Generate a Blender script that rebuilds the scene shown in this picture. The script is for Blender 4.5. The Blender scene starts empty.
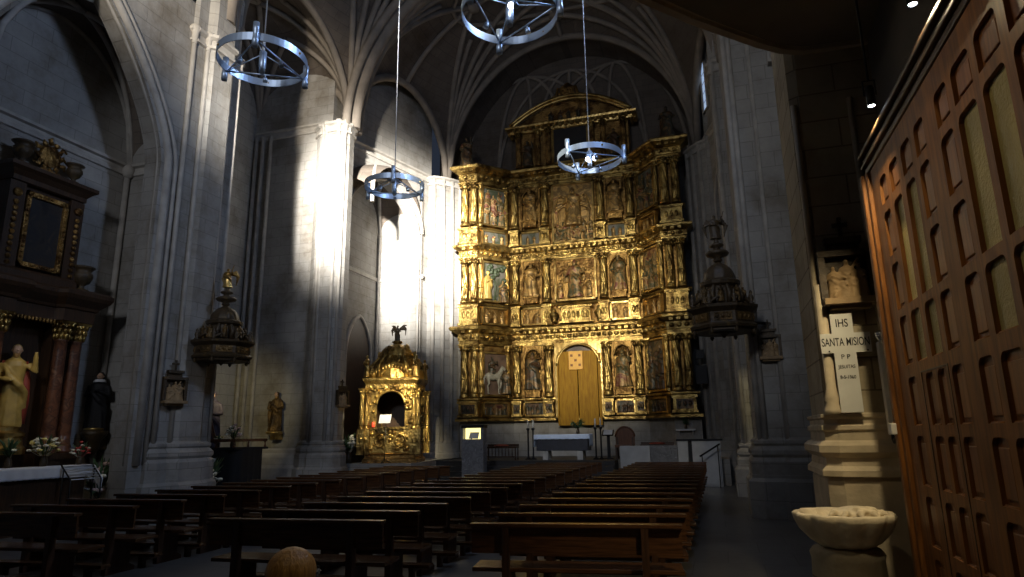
import bpy, bmesh, math, random
from mathutils import Vector, Matrix, Quaternion
PI = math.pi
S = bpy.context.scene
COL = S.collection
random.seed(7)

# ------------------------------------------------------------------ mesh builder
class MB:
    def __init__(s):
        s.v = []; s.f = []; s.sm = []
    def quadstrip(s, rings, closed=True, caps=True, smooth=True):
        b = len(s.v); n = len(rings[0])
        for r in rings: s.v += [tuple(p) for p in r]
        m = n if closed else n - 1
        for i in range(len(rings) - 1):
            for j in range(m):
                k = (j + 1) % n
                s.f.append((b+i*n+j, b+i*n+k, b+(i+1)*n+k, b+(i+1)*n+j)); s.sm.append(smooth)
        if caps and closed:
            s.f.append(tuple(b+j for j in range(n))[::-1]); s.sm.append(False)
            e = b + (len(rings)-1)*n
            s.f.append(tuple(e+j for j in range(n))); s.sm.append(False)
        return s
    def box(s, c, d, rz=0.0, taper=1.0):
        cx, cy, cz = c; a, b, h = d[0]/2, d[1]/2, d[2]/2
        co, si = math.cos(rz), math.sin(rz)
        R = []
        for z, t in ((-h, 1.0), (h, taper)):
            R.append([(cx + (x*co - y*si), cy + (x*si + y*co), cz+z) for x, y in ((-a*t,-b*t),(a*t,-b*t),(a*t,b*t),(-a*t,b*t))])
        return s.quadstrip(R, smooth=False)
    def bx(s, x0, x1, y0, y1, z0, z1):
        return s.box(((x0+x1)/2, (y0+y1)/2, (z0+z1)/2), (abs(x1-x0), abs(y1-y0), abs(z1-z0)))
    def lathe(s, prof, c=(0,0,0), seg=16, sx=1.0, sy=1.0, fn=None, smooth=True, rot=0.0, mat=None):
        R = []
        for r, z in prof:
            ring = []
            for j in range(seg):
                t = 2*PI*j/seg + rot
                q = r * (fn(t, z) if fn else 1.0)
                p = Vector((q*math.cos(t)*sx, q*math.sin(t)*sy, z))
                if mat: p = mat @ p
                ring.append((c[0]+p.x, c[1]+p.y, c[2]+p.z))
            R.append(ring)
        return s.quadstrip(R, smooth=smooth)
    def ell(s, c, r, seg=12, rings=8, mat=None):
        if not hasattr(r, '__len__'): r = (r, r, r)
        P = []
        for i in range(rings+1):
            a = -PI/2 + PI*i/rings
            a = max(-PI/2+0.05, min(PI/2-0.05, a))
            P.append([])
            for j in range(seg):
                t = 2*PI*j/seg
                p = Vector((r[0]*math.cos(a)*math.cos(t), r[1]*math.cos(a)*math.sin(t), r[2]*math.sin(a)))
                if mat: p = mat @ p
                P[-1].append((c[0]+p.x, c[1]+p.y, c[2]+p.z))
        return s.quadstrip(P)
    def tube(s, pts, r, seg=8, closed=False, smooth=True, flat=1.0):
        pts = [Vector(p) for p in pts]; n = len(pts)
        rr = list(r) if hasattr(r, '__len__') else [r]*n
        T = []
        for i in range(n):
            if closed: t = pts[(i+1) % n] - pts[i-1]
            else: t = pts[min(i+1, n-1)] - pts[max(i-1, 0)]
            T.append(t.normalized() if t.length > 1e-9 else Vector((0,0,1)))
        up = Vector((0,0,1)) if abs(T[0].z) < 0.9 else Vector((1,0,0))
        u = T[0].cross(up).normalized()
        R = []
        for i in range(n):
            u = (u - T[i]*u.dot(T[i])).normalized()
            w = T[i].cross(u)
            R.append([pts[i] + u*(rr[i]*math.cos(2*PI*j/seg)) + w*(rr[i]*flat*math.sin(2*PI*j/seg)) for j in range(seg)])
        if closed: R.append(R[0])
        return s.quadstrip(R, caps=not closed, smooth=smooth)
    def prism(s, poly, o, ex, ey, ez, d0, d1):
        """polygon (a,b) in the plane o + a*ex + b*ey, extruded along ez from d0 to d1"""
        o, ex, ey, ez = Vector(o), Vector(ex), Vector(ey), Vector(ez)
        R = [[o + ex*a + ey*b + ez*d for a, b in poly] for d in (d0, d1)]
        return s.quadstrip(R, smooth=False)
    def sweep(s, path, prof, closed=False, z=0.0, smooth=False):
        """profile (offset to the right of the path, z) swept along an xy path with mitres"""
        n = len(path); N = []
        for i in range(n):
            ds = []
            for a, b in ((i-1, i), (i, i+1)):
                if closed or (a >= 0 and b < n):
                    p, q = path[a % n], path[b % n]
                    d = Vector((q[0]-p[0], q[1]-p[1]))
                    if d.length > 1e-9:
                        d.normalize(); ds.append(Vector((d.y, -d.x)))
            if len(ds) == 2:
                m = ds[0]+ds[1]; k = max(0.25, 1 + ds[0].dot(ds[1])); N.append(m/k)
            else: N.append(ds[0])
        R = [[(path[i][0]+N[i].x*o, path[i][1]+N[i].y*o, z+h) for o, h in prof] for i in range(n)]
        if closed: R.append(R[0])
        return s.quadstrip(R, caps=not closed, smooth=smooth)
    def poly(s, pts, z0, z1):
        return s.prism(pts, (0,0,0), (1,0,0), (0,1,0), (0,0,1), z0, z1)
    def grid(s, fn, nu, nv, smooth=True):
        b = len(s.v)
        for i in range(nu+1):
            for j in range(nv+1): s.v.append(tuple(fn(i/nu, j/nv)))
        for i in range(nu):
            for j in range(nv):
                a = b + i*(nv+1) + j
                s.f.append((a, a+1, a+nv+2, a+nv+1)); s.sm.append(smooth)
        return s
    def build(s, name, mat, parent=None, local=False, bevel=0, voxel=0, label=None, recalc=True):
        me = bpy.data.meshes.new(name)
        off = Vector((0,0,0))
        if parent is not None and not local:
            q = parent
            while q is not None: off += q.location; q = q.parent
        me.from_pydata([tuple(Vector(p)-off) for p in s.v], [], s.f)
        for p, k in zip(me.polygons, s.sm): p.use_smooth = k
        if recalc:
            bm = bmesh.new(); bm.from_mesh(me)
            bmesh.ops.recalc_face_normals(bm, faces=bm.faces); bm.to_mesh(me); bm.free()
        me.materials.append(mat)
        o = bpy.data.objects.new(name, me); COL.objects.link(o)
        if parent is not None: o.parent = parent
        if bevel:
            m = o.modifiers.new('bevel', 'BEVEL'); m.width = bevel; m.segments = 2; m.limit_method = 'ANGLE'
        if voxel:
            m = o.modifiers.new('remesh', 'REMESH'); m.mode = 'VOXEL'; m.voxel_size = voxel; m.use_smooth_shade = True
        if label: o['label'] = label
        return o

def tag(o, label, cat, group=None, kind=None):
    o['label'] = label; o['category'] = cat
    if group: o['group'] = group
    if kind: o['kind'] = kind
    return o
def T(name, label, cat, loc, group=None, rz=0.0):
    o = bpy.data.objects.new(name, None); COL.objects.link(o)
    o.location = loc; o.rotation_euler = (0,0,rz); o.empty_display_size = 0.1
    return tag(o, label, cat, group)
def struct(name, mb, mat, **k):
    o = mb.build(name, mat, **k); o['kind'] = 'structure'; return o
def dup(o, parent=None):
    c = o.copy(); COL.objects.link(c)
    if parent is not None: c.parent = parent
    for ch in list(o.children): dup(ch, c)
    return c
ORD = ['', 'first','second','third','fourth','fifth','sixth','seventh','eighth','ninth','tenth','eleventh','twelfth','thirteenth','fourteenth','fifteenth','sixteenth','seventeenth','eighteenth']

# ------------------------------------------------------------------ materials
def new_mat(name):
    m = bpy.data.materials.new(name); m.use_nodes = True
    nt = m.node_tree; nt.nodes.clear()
    out = nt.nodes.new('ShaderNodeOutputMaterial'); b = nt.nodes.new('ShaderNodeBsdfPrincipled')
    nt.links.new(b.outputs[0], out.inputs[0])
    return m, nt, b
def N(nt, t, **k):
    n = nt.nodes.new('ShaderNode'+t)
    for a, v in k.items(): setattr(n, a, v)
    return n
def ramp(nt, stops):
    r = N(nt, 'ValToRGB'); e = r.color_ramp.elements
    while len(e) < len(stops): e.new(0.5)
    for i, (p, c) in enumerate(stops): e[i].position = p; e[i].color = (*c, 1)
    return r
def simple(name, c, rough=0.6, metal=0.0, vary=0.15, nscale=6.0, bump=0.0, bscale=30.0, spec=0.5, bdist=0.02):
    m, nt, b = new_mat(name); L = nt.links.new
    tc = N(nt, 'TexCoord'); no = N(nt, 'TexNoise'); no.inputs['Scale'].default_value = nscale; no.inputs['Detail'].default_value = 5
    L(tc.outputs['Object'], no.inputs['Vector'])
    r = ramp(nt, [(0.3, tuple(x*(1-vary) for x in c)), (0.7, tuple(min(1, x*(1+vary)) for x in c))])
    L(no.outputs[0], r.inputs[0]); L(r.outputs[0], b.inputs['Base Color'])
    b.inputs['Roughness'].default_value = rough; b.inputs['Metallic'].default_value = metal
    b.inputs['Specular IOR Level'].default_value = spec
    if bump:
        n2 = N(nt, 'TexNoise'); n2.inputs['Scale'].default_value = bscale; n2.inputs['Detail'].default_value = 4
        L(tc.outputs['Object'], n2.inputs['Vector'])
        bp = N(nt, 'Bump'); bp.inputs['Strength'].default_value = bump; bp.inputs['Distance'].default_value = bdist
        L(n2.outputs[0], bp.inputs['Height']); L(bp.outputs[0], b.inputs['Normal'])
    return m
def stone(name, c1, c2, mortar, bw=0.85, bh=0.36, msize=0.009, rough=0.85, floor=False, stain=(0.60,0.55,0.48), bump=0.5, tint=None):
    m, nt, b = new_mat(name); L = nt.links.new
    tc = N(nt, 'TexCoord'); sx = N(nt, 'SeparateXYZ'); L(tc.outputs['Object'], sx.inputs[0])
    cb = N(nt, 'CombineXYZ')
    if floor:
        L(sx.outputs[0], cb.inputs[0]); L(sx.outputs[1], cb.inputs[1])
    else:
        ge = N(nt, 'NewGeometry'); sn = N(nt, 'SeparateXYZ'); L(ge.outputs['True Normal'], sn.inputs[0])
        ax = N(nt, 'Math', operation='ABSOLUTE'); ay = N(nt, 'Math', operation='ABSOLUTE')
        L(sn.outputs[0], ax.inputs[0]); L(sn.outputs[1], ay.inputs[0])
        gt = N(nt, 'Math', operation='GREATER_THAN'); L(ax.outputs[0], gt.inputs[0]); L(ay.outputs[0], gt.inputs[1])
        mx = N(nt, 'Mix', data_type='FLOAT'); L(gt.outputs[0], mx.inputs[0]); L(sx.outputs[0], mx.inputs[2]); L(sx.outputs[1], mx.inputs[3])
        L(mx.outputs[0], cb.inputs[0]); L(sx.outputs[2], cb.inputs[1])
    br = N(nt, 'TexBrick'); L(cb.outputs[0], br.inputs['Vector'])
    br.inputs['Scale'].default_value = 1.0; br.inputs['Brick Width'].default_value = bw; br.inputs['Row Height'].default_value = bh
    br.inputs['Mortar Size'].default_value = msize; br.inputs['Mortar Smooth'].default_value = 0.3; br.inputs['Bias'].default_value = -0.1
    br.inputs['Color1'].default_value = (*c1, 1); br.inputs['Color2'].default_value = (*c2, 1); br.inputs['Mortar'].default_value = (*mortar, 1)
    no = N(nt, 'TexNoise'); no.inputs['Scale'].default_value = 0.7; no.inputs['Detail'].default_value = 9; no.inputs['Roughness'].default_value = 0.7
    L(tc.outputs['Object'], no.inputs['Vector'])
    r = ramp(nt, [(0.34, stain), (0.52, (0.95,0.94,0.92)), (0.68, (1.14,1.12,1.08))]); L(no.outputs[0], r.inputs[0])
    mu = N(nt, 'Mix', data_type='RGBA', blend_type='MULTIPLY'); mu.inputs[0].default_value = 1
    L(br.outputs[0], mu.inputs[6]); L(r.outputs[0], mu.inputs[7]); L(mu.outputs[2], b.inputs['Base Color'])
    b.inputs['Roughness'].default_value = rough
    n2 = N(nt, 'TexNoise'); n2.inputs['Scale'].default_value = 9; n2.inputs['Detail'].default_value = 6; L(tc.outputs['Object'], n2.inputs['Vector'])
    ad = N(nt, 'Math', operation='MULTIPLY_ADD'); ad.inputs[1].default_value = -1.2; L(br.outputs[1], ad.inputs[0]); L(n2.outputs[0], ad.inputs[2])
    bp = N(nt, 'Bump'); bp.inputs['Strength'].default_value = bump; bp.inputs['Distance'].default_value = 0.02
    L(ad.outputs[0], bp.inputs['Height']); L(bp.outputs[0], b.inputs['Normal'])
    return m
def gold(name, c=(0.52,0.355,0.11), dark=(0.13,0.075,0.02), rough=0.30, bscale=14.0, bump=0.45, metal=0.85, dist=0.03):
    m, nt, b = new_mat(name); L = nt.links.new
    tc = N(nt, 'TexCoord')
    no = N(nt, 'TexNoise'); no.inputs['Scale'].default_value = 3.0; no.inputs['Detail'].default_value = 6; L(tc.outputs['Object'], no.inputs['Vector'])
    r = ramp(nt, [(0.38, dark), (0.56, c), (0.8, tuple(min(1, x*1.2) for x in c))]); L(no.outputs[0], r.inputs[0])
    L(r.outputs[0], b.inputs['Base Color'])
    b.inputs['Metallic'].default_value = metal; b.inputs['Roughness'].default_value = rough
    vo = N(nt, 'TexVoronoi'); vo.inputs['Scale'].default_value = bscale; L(tc.outputs['Object'], vo.inputs['Vector'])
    n2 = N(nt, 'TexNoise'); n2.inputs['Scale'].default_value = bscale*1.7; n2.inputs['Detail'].default_value = 3; L(tc.outputs['Object'], n2.inputs['Vector'])
    ad = N(nt, 'Math', operation='ADD'); L(vo.outputs[0], ad.inputs[0]); L(n2.outputs[0], ad.inputs[1])
    bp = N(nt, 'Bump'); bp.inputs['Strength'].default_value = bump; bp.inputs['Distance'].default_value = dist
    L(ad.outputs[0], bp.inputs['Height']); L(bp.outputs[0], b.inputs['Normal'])
    return m
def paint(name, cols, scale=2.2, rough=0.45, bump=0.3, metal=0.25):
    """polychrome carved wood: patches of several paint colours"""
    m, nt, b = new_mat(name); L = nt.links.new
    tc = N(nt, 'TexCoord')
    no = N(nt, 'TexNoise'); no.inputs['Scale'].default_value = scale; no.inputs['Detail'].default_value = 3; no.inputs['Distortion'].default_value = 0.8
    L(tc.outputs['Object'], no.inputs['Vector'])
    k = len(cols); st = []
    for i, c in enumerate(cols): st.append((0.28 + 0.44*i/(k-1), c))
    r = ramp(nt, st); r.color_ramp.interpolation = 'LINEAR'; L(no.outputs[0], r.inputs[0]); L(r.outputs[0], b.inputs['Base Color'])
    b.inputs['Roughness'].default_value = rough; b.inputs['Metallic'].default_value = metal
    n2 = N(nt, 'TexNoise'); n2.inputs['Scale'].default_value = 25; n2.inputs['Detail'].default_value = 4; L(tc.outputs['Object'], n2.inputs['Vector'])
    bp = N(nt, 'Bump'); bp.inputs['Strength'].default_value = bump; bp.inputs['Distance'].default_value = 0.03
    L(n2.outputs[0], bp.inputs['Height']); L(bp.outputs[0], b.inputs['Normal'])
    return m
def wood(name, c1, c2, axis=2, rough=0.4, scale=3.0, stretch=14.0, spec=0.5, bump=0.08):
    m, nt, b = new_mat(name); L = nt.links.new
    tc = N(nt, 'TexCoord'); mp = N(nt, 'Mapping'); L(tc.outputs['Object'], mp.inputs[0])
    sc = [stretch]*3; sc[axis] = 1.0; mp.inputs['Scale'].default_value = sc
    no = N(nt, 'TexNoise'); no.inputs['Scale'].default_value = scale; no.inputs['Detail'].default_value = 8; no.inputs['Distortion'].default_value = 0.6
    L(mp.outputs[0], no.inputs['Vector'])
    r = ramp(nt, [(0.3, c1), (0.7, c2)]); L(no.outputs[0], r.inputs[0]); L(r.outputs[0], b.inputs['Base Color'])
    b.inputs['Roughness'].default_value = rough; b.inputs['Specular IOR Level'].default_value = spec
    bp = N(nt, 'Bump'); bp.inputs['Strength'].default_value = bump; bp.inputs['Distance'].default_value = 0.01
    L(no.outputs[0], bp.inputs['Height']); L(bp.outputs[0], b.inputs['Normal'])
    return m
def glow(name, c, e):
    m, nt, b = new_mat(name)
    b.inputs['Base Color'].default_value = (*c, 1); b.inputs['Emission Color'].default_value = (*c, 1); b.inputs['Emission Strength'].default_value = e
    return m

M_STONE = stone('ashlar', (0.35,0.34,0.325), (0.315,0.305,0.29), (0.235,0.225,0.21))
M_STONEW = stone('warm_ashlar', (0.46,0.40,0.29), (0.38,0.33,0.24), (0.22,0.18,0.125), bw=0.7, bh=0.3)
M_MOULD = simple('carved_stone', (0.40,0.375,0.34), 0.8, vary=0.2, nscale=3, bump=0.3, bscale=12)
M_MOULDW = simple('warm_carved_stone', (0.50,0.42,0.30), 0.75, vary=0.22, nscale=4, bump=0.4, bscale=14)
M_FONT = simple('font_stone', (0.62,0.53,0.38), 0.7, vary=0.3, nscale=5, bump=0.6, bscale=10)
M_RIB = simple('vault_rib', (0.24,0.205,0.17), 0.85, vary=0.2, nscale=2, bump=0.2)
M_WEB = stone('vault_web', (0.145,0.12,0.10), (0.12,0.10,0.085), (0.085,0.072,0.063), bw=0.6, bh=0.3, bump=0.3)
M_PLASTER = simple('loft_plaster', (0.20,0.17,0.13), 0.9, vary=0.15, nscale=1.5, bump=0.1)
M_FLOOR = stone('floor_slabs', (0.135,0.133,0.132), (0.11,0.108,0.107), (0.05,0.05,0.05), bw=0.9, bh=0.9, msize=0.008, rough=0.33, floor=True, bump=0.08)
M_DARKSTEP = stone('dark_step_stone', (0.045,0.045,0.048), (0.035,0.035,0.038), (0.02,0.02,0.02), bw=1.4, bh=0.4, rough=0.5, bump=0.1)
M_GOLD = gold('gilding')
M_GOLDF = gold('fine_gilding', bscale=24, bump=0.4, dist=0.02)
M_GOLDS = gold('smooth_gilding', (0.60,0.42,0.15), (0.30,0.18,0.05), 0.3, 8, 0.2)
M_GOLDD = gold('dull_gilding', (0.42,0.25,0.08), (0.12,0.06,0.02), 0.45, 16, 0.8)
M_NICHE = gold('gilded_ground', (0.34,0.20,0.06), (0.11,0.055,0.015), 0.45, 10, 0.6)
M_POLY = paint('polychrome_figures', [(0.04,0.025,0.012),(0.24,0.13,0.04),(0.05,0.06,0.03),(0.38,0.23,0.08),(0.13,0.03,0.02),(0.28,0.17,0.09)])
M_POLYD = paint('dark_polychrome', [(0.02,0.013,0.008),(0.10,0.05,0.02),(0.03,0.035,0.025),(0.22,0.13,0.05),(0.07,0.02,0.015)])
M_POLYG = paint('gilded_polychrome', [(0.10,0.05,0.02),(0.50,0.30,0.09),(0.16,0.10,0.04),(0.60,0.38,0.13),(0.22,0.07,0.04)], metal=0.5)
M_SCENE = paint('painted_landscape', [(0.03,0.035,0.02),(0.10,0.10,0.08),(0.05,0.06,0.03),(0.14,0.13,0.11),(0.07,0.055,0.03)], metal=0.0, scale=1.3)
M_SCENEB = paint('brown_landscape', [(0.05,0.03,0.02),(0.11,0.07,0.05),(0.16,0.10,0.06)], metal=0.0, scale=1.5)
M_WHITEH = simple('white_horse_paint', (0.30,0.28,0.22), 0.5, vary=0.25)
M_ROBEL = simple('pale_robe', (0.46,0.31,0.08), 0.45, vary=0.2)
M_REDP = simple('red_paint', (0.30,0.05,0.03), 0.5, vary=0.25)
M_BOARD = wood('gilded_boards', (0.25,0.115,0.006), (0.42,0.225,0.014), 2, 0.6, 2.0, 8.0, spec=0.2)
M_SIGNY = simple('yellow_sign', (0.85,0.47,0.10), 0.6, vary=0.08)
M_SIGND = simple('sign_marks', (0.25,0.10,0.03), 0.6)
M_CANOPY = paint('old_canopy_wood', [(0.025,0.017,0.010),(0.075,0.048,0.022),(0.045,0.030,0.015),(0.15,0.095,0.03)], scale=5, metal=0.1, rough=0.5)
M_CARVE = gold('aged_gilt_wood', (0.16,0.095,0.03), (0.04,0.024,0.01), 0.5, 18, 0.6, 0.5)
M_STEEL = simple('brushed_aluminium', (0.52,0.64,0.82), 0.42, metal=0.75, vary=0.08, nscale=2)  # blue of the reflected sky is put into the metal's base colour
M_CABLE = simple('grey_cable', (0.62,0.64,0.68), 0.5, metal=0.3)
M_DARKW = wood('dark_altar_wood', (0.022,0.012,0.007), (0.075,0.038,0.018), 2, 0.42)
M_REDM = paint('red_marble', [(0.10,0.04,0.022),(0.17,0.07,0.035),(0.07,0.028,0.018),(0.22,0.11,0.06)], scale=6, metal=0, rough=0.3, bump=0.03)
M_CANVAS = paint('dark_canvas', [(0.010,0.010,0.012),(0.03,0.025,0.022),(0.016,0.018,0.022),(0.055,0.04,0.03)], scale=2.4, metal=0, rough=0.4, bump=0.05)
M_BLACK = simple('black_cloth', (0.012,0.012,0.014), 0.75)
M_SKIN = simple('painted_flesh', (0.52,0.33,0.22), 0.5, vary=0.1)
M_WHITE = simple('white_linen', (0.70,0.72,0.76), 0.8, vary=0.06, bump=0.1)
M_BLUEW = simple('cool_linen', (0.74,0.82,0.95), 0.8, vary=0.06)
M_MARBW = simple('white_slab', (0.55,0.56,0.57), 0.35, vary=0.12, nscale=3)
M_MARBG = paint('grey_marble', [(0.10,0.10,0.11),(0.24,0.24,0.25),(0.15,0.15,0.16),(0.36,0.36,0.37)], scale=6, metal=0, rough=0.45, bump=0.1)
M_PEW = wood('pew_wood', (0.050,0.022,0.010), (0.135,0.060,0.024), 0, 0.25, 3.0, 14.0)
M_PEWE = wood('pew_end_wood', (0.035,0.016,0.008), (0.09,0.04,0.018), 2, 0.42)
M_SCREEN = wood('screen_wood', (0.10,0.036,0.008), (0.26,0.10,0.02), 2, 0.5, 2.2, 11.0, spec=0.3)
M_SCREENP = wood('screen_panel_wood', (0.11,0.036,0.008), (0.27,0.10,0.022), 2, 0.42, 2.2, 9.0)
M_PANE = simple('frosted_pane', (0.42,0.35,0.14), 0.4, vary=0.12, nscale=3, bump=0.5, bscale=60)
M_CROSS = simple('cross_paint', (0.62,0.62,0.60), 0.55, vary=0.08, nscale=5)
M_INK = simple('black_lettering', (0.015,0.015,0.015), 0.6)
M_PLASTIC = simple('white_plastic', (0.80,0.78,0.72), 0.4, vary=0.03)
M_LEAF = simple('leaf_green', (0.05,0.10,0.035), 0.5, vary=0.5, nscale=9)
M_TREE = simple('carved_tree_paint', (0.035,0.05,0.02), 0.6, vary=0.4, nscale=9)
M_PETAL = simple('white_petals', (0.80,0.76,0.62), 0.6, vary=0.12)
M_PETALY = simple('yellow_petals', (0.72,0.60,0.20), 0.6, vary=0.15)
M_PETALR = simple('red_petals', (0.45,0.05,0.04), 0.6, vary=0.2)
M_PETALP = simple('pink_petals', (0.62,0.45,0.42), 0.6, vary=0.2)
M_HAIR = wood('fair_brown_hair', (0.24,0.12,0.035), (0.56,0.32,0.10), 2, 0.45, 5.0, 16.0, bump=0.5)
M_FACE = simple('skin', (0.55,0.33,0.22), 0.5, vary=0.06)
M_COAT = simple('dark_coat', (0.03,0.03,0.04), 0.8)
M_IRON = simple('dark_iron', (0.02,0.02,0.022), 0.5, metal=0.6)
M_TERRA = simple('terracotta_stone', (0.30,0.20,0.10), 0.7, vary=0.25, nscale=7, bump=0.4, bscale=20)
M_LENS = glow('lamp_lens', (0.85,0.90,1.0), 14.0)
M_LENSW = glow('warm_lamp_lens', (1.0,0.93,0.85), 12.0)
M_SKY = glow('skylit_glass', (0.50,0.68,1.0), 0.55)
# ================================================================== the setting
XL, XR = -12.3, 1.1
struct('floor', MB().bx(-17.5, 4.2, -8.6, 28.6, -0.2, 0.0), M_FLOOR)

def arch_pts(c, hw, spring, rise, n=14, pointed=0.0):
    """points (a,b) from the left spring over the crown to the right spring"""
    P = []
    for i in range(2*n+1):
        t = PI - PI*i/(2*n)
        x = math.cos(t)*hw; k = math.sin(t)
        k = k*(1-pointed) + (1-abs(math.cos(t)))*pointed
        P.append((c+x, spring+rise*k))
    return P

# ---- left side wall of the nave with the chapel arch
AL = arch_pts(9.28, 2.2, 8.2, 3.6, pointed=0.55)
w = MB()
w.bx(-12.8, XL, -8.2, 7.08, 0, 14)
w.bx(-12.8, XL, 11.48, 12.1, 0, 14)
for i in range(len(AL)-1):                       # wall above the arch, voussoir by voussoir
    (a0, b0), (a1, b1) = AL[i], AL[i+1]
    w.prism([(a0, b0), (a1, b1), (a1, 14), (a0, 14)], (0,0,0), (0,1,0), (0,0,1), (1,0,0), -12.8, XL)
struct('wall_left', w, M_STONE)
m = MB()
for off, r, x in ((0.06, 0.07, XL-0.12), (0.20, 0.10, XL), (0.42, 0.06, XL+0.01)):
    a = arch_pts(9.28, 2.2+off, 8.2, 3.6+off, pointed=0.55)
    m.tube([(x, 11.48+off, 1.2)] + [(x, p[0], p[1]) for p in a[::-1]] + [(x, 7.08-off, 1.2)], r, 8)
struct('trim_1', m, M_MOULD)
w = MB()
w.bx(-14.6, -14.1, 7.2, 12.7, 0, 13)
w.bx(-14.1, -12.8, 12.2, 12.7, 0, 13)
w.bx(-14.1, -12.8, 7.2, 7.7, 0, 13)
struct('chapel_wall', w, M_STONE)
def sail(name, quad, z0, a, b, mat, nu=22):
    A, B, C, D = [Vector(q) for q in quad]       # (-1,-1) (1,-1) (1,1) (-1,1)
    def xy(u, v):
        s, t = (u+1)/2, (v+1)/2
        return A*(1-s)*(1-t) + B*s*(1-t) + C*s*t + D*(1-s)*t
    def P(u, v, dz=0):
        u = max(-1, min(1, u)); v = max(-1, min(1, v))
        p = xy(u, v); return Vector((p.x, p.y, z0 + math.sqrt(max(0, a*a*(1-u*u)+b*b*(1-v*v))) + dz))
    g = MB(); g.grid(lambda s, t: P(-math.cos(PI*s), -math.cos(PI*t)), nu, nu)
    struct(name, g, mat, recalc=False)
    return P
def ribs(P, r, targets, corners=((-1,-1),(1,-1),(1,1),(-1,1)), n=22, dz=-0.06, mb=None):
    mb = mb or MB()
    for su, sv in corners:
        for tu, tv in targets:
            mb.tube([P(su + (tu*abs(1)*su - su)*(1-math.cos(PI/2*i/n)), sv + (tv*sv - sv)*(1-math.cos(PI/2*i/n)), dz) for i in range(n+1)], r, 6)
    return mb
Pc = sail('chapel_ceiling', [(-14.1,7.7),(-12.8,7.7),(-12.8,12.2),(-14.1,12.2)], 8.6, 0.75, 2.95, M_WEB)
m = ribs(Pc, 0.07, [(0,0)])
for u in (-1, 1): m.tube([Pc(u, -1+2*i/24) for i in range(25)], 0.07, 6)
for y in (7.8, 12.1): m.tube([(-14.02, y, 0.8), (-14.02, y, 8.7)], 0.07, 8)
m.tube([(-12.9, 12.15, 0.8), (-12.9, 12.15, 8.7)], 0.06, 8)
struct('trim_2', m, M_MOULD)
prof_s = [(0,-0.17),(0.05,-0.15),(0.05,-0.06),(0.02,-0.03),(0.02,0.05),(0.10,0.08),(0.10,0.15),(0,0.19)]
m = MB(); m.sweep([(-12.8,12.2),(-14.1,12.2),(-14.1,7.7)][::-1], [(o, h) for o, h in prof_s], z=8.55)
m.ell((-14.0, 12.1, 8.5), (0.15,0.15,0.2)); m.ell((-12.75, 12.12, 8.5), (0.16,0.16,0.22))
struct('trim_3', m, M_MOULD)

# ---- first pier on the left
def ccw_mirror(P): return [(2*-5.6 - x, y) for x, y in P][::-1]
PIER1 = [(-12.9,12.02),(-12.28,12.02),(-12.22,12.10),(-12.22,12.42),(-12.10,12.48),(-12.02,12.55),(-12.02,13.22),(-12.10,13.29),(-12.22,13.35),(-12.22,13.66),(-12.28,13.78),(-12.9,13.78)]
def pier(name, P, z1, capz=None, base=True, rolls=(), mat=M_STONE, bz=1.35, rollr=0.06):
    b = MB(); b.poly(P, 0.0, z1)
    if base:
        b.sweep(P, [(0,-0.5+bz),(0.16,-0.5+bz),(0.16,-0.12+bz),(0.10,-0.04+bz),(0.14,0.02+bz),(0.14,0.10+bz),(0.05,0.20+bz),(0.08,0.24+bz),(0.08,0.30+bz),(0,0.36+bz)], closed=True)
        b.sweep(P, [(0,0),(0.24,0),(0.24,0.72),(0.17,0.80),(0.17,0.86),(0,0.9)], closed=True)
    struct(name, b, mat)
    t = MB()
    for x, y in rolls: t.tube([(x, y, bz+0.3), (x, y, (capz or z1))], rollr, 8)
    if capz:
        t.sweep(P, [(0,-0.24),(0.07,-0.22),(0.07,-0.15),(0.02,-0.12),(0.03,0.02),(0.12,0.08),(0.12,0.16),(0,0.22)], closed=True, z=capz)
        for x, y in rolls: t.lathe([(0.065,-0.3),(0.08,-0.2),(0.09,0),(0.13,0.10),(0.13,0.22)], (x, y, capz), 10)
    if rolls or capz: struct(name+'_trim', t, M_MOULD if mat is M_STONE else M_MOULDW)
pier('stone_pier', PIER1, 14.2, 12.1, rolls=[(-12.16,12.45),(-12.16,13.32),(-12.24,12.05),(-12.24,13.74)])
struct('wall_back_left', MB().bx(-16.6, -12.8, 12.7, 13.7, 0, 18), M_STONE)

# ---- deep recess between the two left piers
struct('wall_side_left', MB().bx(-16.9, -16.35, 12.7, 20.2, 0, 18), M_STONE)
struct('wall_far_left', MB().bx(-16.9, -12.9, 19.5, 20.2, 0, 18), M_STONE)
m = MB()
m.sweep([(-12.9,19.5),(-16.35,19.5),(-16.35,13.8)][::-1][1:] + [] if False else [(-16.35,19.5),(-13.3,19.5)], [(0,-0.2),(0.06,-0.18),(0.06,-0.1),(0.02,-0.06),(0.02,0.06),(0.10,0.1),(0.10,0.16),(0,0.2)], z=13.15)
m.sweep([(-16.35,19.5),(-13.3,19.5)], [(0,0),(0.22,0),(0.22,0.75),(0.14,0.85),(0.14,1.1),(0.05,1.25),(0.05,1.35),(0,1.4)], z=0)
for x in (-16.2, -15.9, -15.55): m.tube([(x, 19.42, 0.6), (x, 19.42, 13.1)], 0.07, 8)
struct('trim_4', m, M_MOULD)
Pb = sail('recess_ceiling', [(-16.35,13.7),(-12.3,13.7),(-12.3,19.7),(-16.35,19.7)], 13.2, 2.03, 3.0, M_WEB)
m = ribs(Pb, 0.10, [(0,0),(0,0.55),(0.5,0)])
for v in (-1, 1): m.tube([Pb(-1+2*i/20, v, -0.03) for i in range(21)], 0.14, 8)
struct('recess_ceiling_trim', m, M_RIB)

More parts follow.
